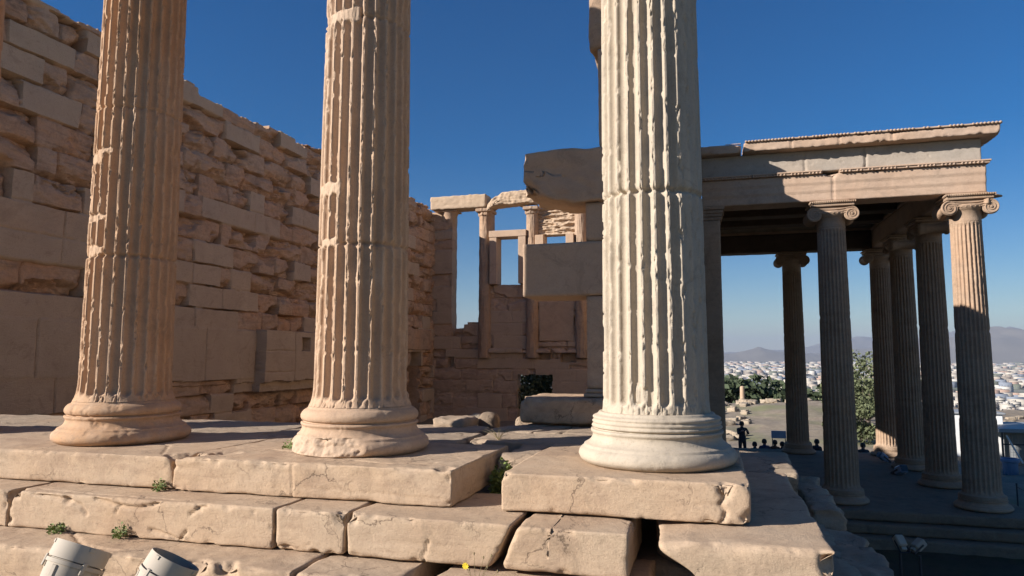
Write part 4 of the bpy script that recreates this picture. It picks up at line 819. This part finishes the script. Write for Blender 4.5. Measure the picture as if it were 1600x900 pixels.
# ================================================================== PEOPLE beyond the porch (small, dark against the light)
def person_mesh(pose, seed):
    J = {'pel': (0, 0, .95), 'bel': (0, 0, 1.12), 'che': (0, -.01, 1.34), 'nec': (0, 0, 1.50), 'hea': (0, -.02, 1.62), 'top': (0, -.02, 1.73)}
    rad = {'pel': .15, 'bel': .14, 'che': .16, 'nec': .055, 'hea': .095, 'top': .055}; E = [('pel', 'bel'), ('bel', 'che'), ('che', 'nec'), ('nec', 'hea'), ('hea', 'top')]
    for s, n in ((-1, 'l'), (1, 'r')):
        J[n+'sh'] = (s*.19, 0, 1.42); J[n+'el'] = (s*.25, -.02, 1.15); J[n+'ha'] = (s*.22, -.16, .95); rad[n+'sh'] = .065; rad[n+'el'] = .05; rad[n+'ha'] = .035
        if pose == 'phone': J[n+'el'] = (s*.24, -.14, 1.20); J[n+'ha'] = (s*.06, -.30, 1.38)
        J[n+'hi'] = (s*.10, 0, .90); J[n+'kn'] = (s*.11, -.02, .50); J[n+'an'] = (s*.11, .03, .08); J[n+'to'] = (s*.13, -.14, .04); rad.update({n+'hi': .095, n+'kn': .065, n+'an': .045, n+'to': .04})
        E += [('che', n+'sh'), (n+'sh', n+'el'), (n+'el', n+'ha'), ('pel', n+'hi'), (n+'hi', n+'kn'), (n+'kn', n+'an'), (n+'an', n+'to')]
    if pose == 'sit':
        for k in J: J[k] = (J[k][0], J[k][1], J[k][2]-.45)
        for s, n in ((-1, 'l'), (1, 'r')): J[n+'hi'] = (s*.10, -.04, .47); J[n+'kn'] = (s*.13, -.45, .50); J[n+'an'] = (s*.12, -.42, .08); J[n+'to'] = (s*.13, -.58, .04); J[n+'ha'] = (s*.10, -.36, .60)
    K = list(J); me = bpy.data.meshes.new('person'); me.from_pydata([J[k] for k in K], [(K.index(a), K.index(b)) for a, b in E], []); o = bpy.data.objects.new('tmp', me); COL.objects.link(o)
    sk = o.modifiers.new('s', 'SKIN'); 
    for i, k in enumerate(K): v = me.skin_vertices[0].data[i]; v.radius = (rad[k], rad[k]*(.72 if k in ('pel', 'bel', 'che') else 1)); v.use_root = (i == 0)
    sb = o.modifiers.new('b', 'SUBSURF'); sb.levels = 2; sb.render_levels = 2
    dg = bpy.context.evaluated_depsgraph_get(); r = bpy.data.meshes.new_from_object(o.evaluated_get(dg)); r.name = 'person'; bpy.data.objects.remove(o); zs = J['nec'][2]+.02
    for p in r.polygons: p.use_smooth = True
    return r, zs, J
PM = {p: person_mesh(p, 1) for p in ('stand', 'phone', 'sit')}
def person(label, x, y, z, rz, pose, cl):
    r, zs, J = PM[pose]; me = r.copy(); me.materials.clear(); me.materials.append(M_CLOTH[cl]); me.materials.append(M_SKIN)
    hz = J['lha'][2]
    for p in me.polygons:
        if p.center[2] > zs or (abs(p.center[2]-hz) < .05 and p.center[1] < -.12 and abs(p.center[0]) < .3): p.material_index = 1
    o = bpy.data.objects.new('person', me); COL.objects.link(o); o.location = (x, y, z); o.rotation_euler[2] = rz; tag(o, label, 'person', 'visitors beyond the porch')
    hc = J['hea']; m = MB().lathe([(.01, .135), (.06, .125), (.098, .07), (.108, .02), (.10, -.05), (.06, -.07)], 16, (hc[0], hc[1]+.022, hc[2]-.005), cap=False); m.out('hair', M_HAIR, o)
    for s in (-1, 1): MB().lathe([(.0, -.008), (.010, 0), (.0, .008)], 6, (s*.032, hc[1]-.10, hc[2]+.0), cap=False).out('eye', M_DARK, o)
    MB().lathe([(.016, -.03), (.010, 0), (.003, .02)], 6, (0, hc[1]-.105, hc[2]-.02), cap=True).out('nose', M_SKIN, o)
GL = -4.32
person('standing visitor in dark coat holding up a phone', 1.62, 28, -3.95, .4, 'phone', 0)
person('dark seated visitor nearest the standing one', 2.10, 27.4, -4.30, 2.6, 'sit', 0)
person('seated visitor in navy right behind the low board', 2.50, 27.5, -4.18, .3, 'sit', 1)
person('dark seated visitor next to the thin far column, farther of two', 2.93, 27.6, -4.22, -.5, 'sit', 2)
person('dark seated visitor touching the thin far column', 3.22, 27.5, -4.27, .8, 'sit', 0)
person('seated visitor in brown just past the thin far column', 4.30, 27.6, -4.25, 2.2, 'sit', 2)
person('seated dark visitor half hidden by the shaded flank column', 4.58, 27.5, -4.12, -.9, 'sit', 0)
person('dark visitor alone before the olive tree', 6.36, 27.6, -4.22, .2, 'sit', 0)
tag(MB().box(1.6, 6.9, 27.9, 28.3, -4.6, -3.86, .03).out('low_wall', M_ROCK), 'low stone bench wall where the visitors sit', 'bench wall')
# ================================================================== THINGS ON THE PLATEAU
o = empty('info_board', (3.3, 30, -4.4), 'dark information board on posts beyond the visitors', 'board'); MB().box(-.32, .32, -.03, .03, 1.28, 1.62, .01).out('panel', M_LAMPB, o)
for s in (-1, 1): MB().tube([(s*.28, 0, -.1), (s*.28, 0, 1.27)], .02, 8).out('post', M_DARK, o)
o = tag(MB().lathe([(.24, 0), (.235, .4), (.22, 1.2), (.205, 1.75), (.12, 1.82)], 20, (3.25, 66, float(G(3.25, 66))-.05)).out('column_stump', M_COLB), 'lone pale column stump standing at the plateau edge', 'column stump')
rp = [rough_block('marble_block', -.5, .5, -.4, .4, -.3, .3, M_ROCK, res=.12, r=.12, rv=1, amp=.05, seed=200+i, big=.12) for i in range(5)]
rg = rnd(31); first = True
for i in range(90):
    if i < 40: y = rg.uniform(40, 66); x = y*rg.uniform(.012, .058)
    elif i < 65: y = rg.uniform(60, 68); x = y*rg.uniform(.05, .15)
    else: y = rg.uniform(44, 62); x = y*rg.uniform(.33, .42)
    o = rp[i] if i < 5 else rp[i % 5].copy()
    if i >= 5: COL.objects.link(o)
    s = rg.uniform(.35, 1.0); o.location = (x, y, float(G(x, y))+.12*s); o.rotation_euler = (rg.uniform(-.2, .2), rg.uniform(-.2, .2), rg.uniform(0, 6)); o.scale = (s*1.1, s, s*rg.uniform(.6, 1.1))
    k_ = 0 if i < 40 else (1 if i < 65 else 2)
    tag(o, ('weathered marble block in the scatter around the lone column stump', 'weathered marble block on the sandy crest before the dark trees', 'weathered marble block in the rubble above the shed roof')[k_], 'stone block', ('marble blocks around the column stump', 'marble blocks on the sandy crest', 'marble rubble above the shed')[k_])
o = empty('site_shed', (14.4, 34.5, -4.5), 'open site shed with flat grey roof and mesh side at the picture edge', 'shed')
MB().box(-1.25, 4.5, -1.5, 2.5, 1.62, 1.80, .02).out('roof', M_GREY, o); MB().box(-1.1, 4.4, 1.2, 1.28, -.2, 1.6).out('back_panel', M_GREY, o)
for x in (-1.1, .9, 3.0): MB().tube([(x, -1.35, -.3), (x, -1.35, 1.62)], .05, 8).out('post', M_DARK, o)
MB().tube([(-.95, -1.40, 1.5), (-.35, -1.40, .25)], .04, 8).out('strut', M_WHITE, o); MB().box(-1.1, 4.4, -1.38, -1.34, .1, .16).box(-1.1, 4.4, -1.38, -1.34, 1.05, 1.11).out('rail', M_DARK, o)
m = MB()
for k in range(42): m.tube([(-.8+k*.12, -1.33, .1), (-.8+k*.12, -1.33, 1.5)], .006, 4)
for k in range(12): m.tube([(-.8, -1.33, .12+k*.12), (4.3, -1.33, .12+k*.12)], .006, 4)
m.out('mesh_screen', M_GREY, o)
def cabin():
    o = empty('site_cabin', (13.0, 36.5, -4.7), 'white site cabin seen in the narrow slot between dark columns', 'cabin'); MB().box(-1.2, 1.2, -1, 1, 0, 2.45, .03).out('body', M_WHITE, o); MB().box(-1.3, 1.3, -1.1, 1.1, 2.455, 2.55, .02).out('roof', M_GREY, o); MB().box(-.4, .4, -1.03, -1.005, .1, 2.0, .005).out('door', M_GREY, o)
cabin()
def bin_():
    o = empty('litter_bin', (12.45, 30, -4.55), 'blue-grey litter bin with flared rim below the shed', 'litter bin'); m = MB().lathe([(.20, 0), (.23, .1), (.29, .72), (.28, .73), (.2, .4), (.1, .1)], 24); m.out('bin_body', M_BIN, o)
    MB().lathe([(.30, .73), (.35, .76), (.35, .86), (.30, .90), (.27, .88), (.27, .76)], 24, cap=False).out('rim', M_BIN, o)
    m = MB()
    for k in range(14): a = k*6.283/14; m.box(-.012, .012, -.01, .01, .1, .7, .003); P = m.V[-1]; P += np.array([.262*math.cos(a), .262*math.sin(a), 0])
    m.out('slats', M_BIN, o)
bin_()
for i, (x, y, lb) in enumerate(((8.45, 18.2, 'thin black barrier post nearest the corner column'), (9.6, 19.0, 'thin black barrier post farther along the rope'))):
    o = empty('barrier_post', (x, y, -3.85), lb, 'barrier post', 'barrier posts'); MB().lathe([(.012, 0), (.15, 0), (.15, .02), (.02, .035), (.018, .95), (.03, .97), (.02, 1.0)], 14).out('post', M_DARK, o)
tag(MB().tube([(8.45+1.15*t, 18.2+.8*t, -2.95-.22*math.sin(math.pi*t)) for t in np.linspace(0, 1, 12)], .012, 6).out('barrier_rope', M_DARK), 'sagging black rope between the barrier posts', 'rope')

# ================================================================== HAZE
mh = bpy.data.materials.new('haze_air'); mh.use_nodes = True; nt = mh.node_tree; nt.nodes.clear(); oo = nt.nodes.new('ShaderNodeOutputMaterial'); pv = nt.nodes.new('ShaderNodeVolumePrincipled')
pv.inputs['Color'].default_value = (.46, .53, .66, 1); pv.inputs['Density'].default_value = 7.0e-5; pv.inputs['Anisotropy'].default_value = 0; nt.links.new(pv.outputs[0], oo.inputs['Volume'])
hz = MB().box(-23000, 23000, -4000, 27000, -110, 620).out('haze', mh, smooth=False); tag(hz, kind='stuff')
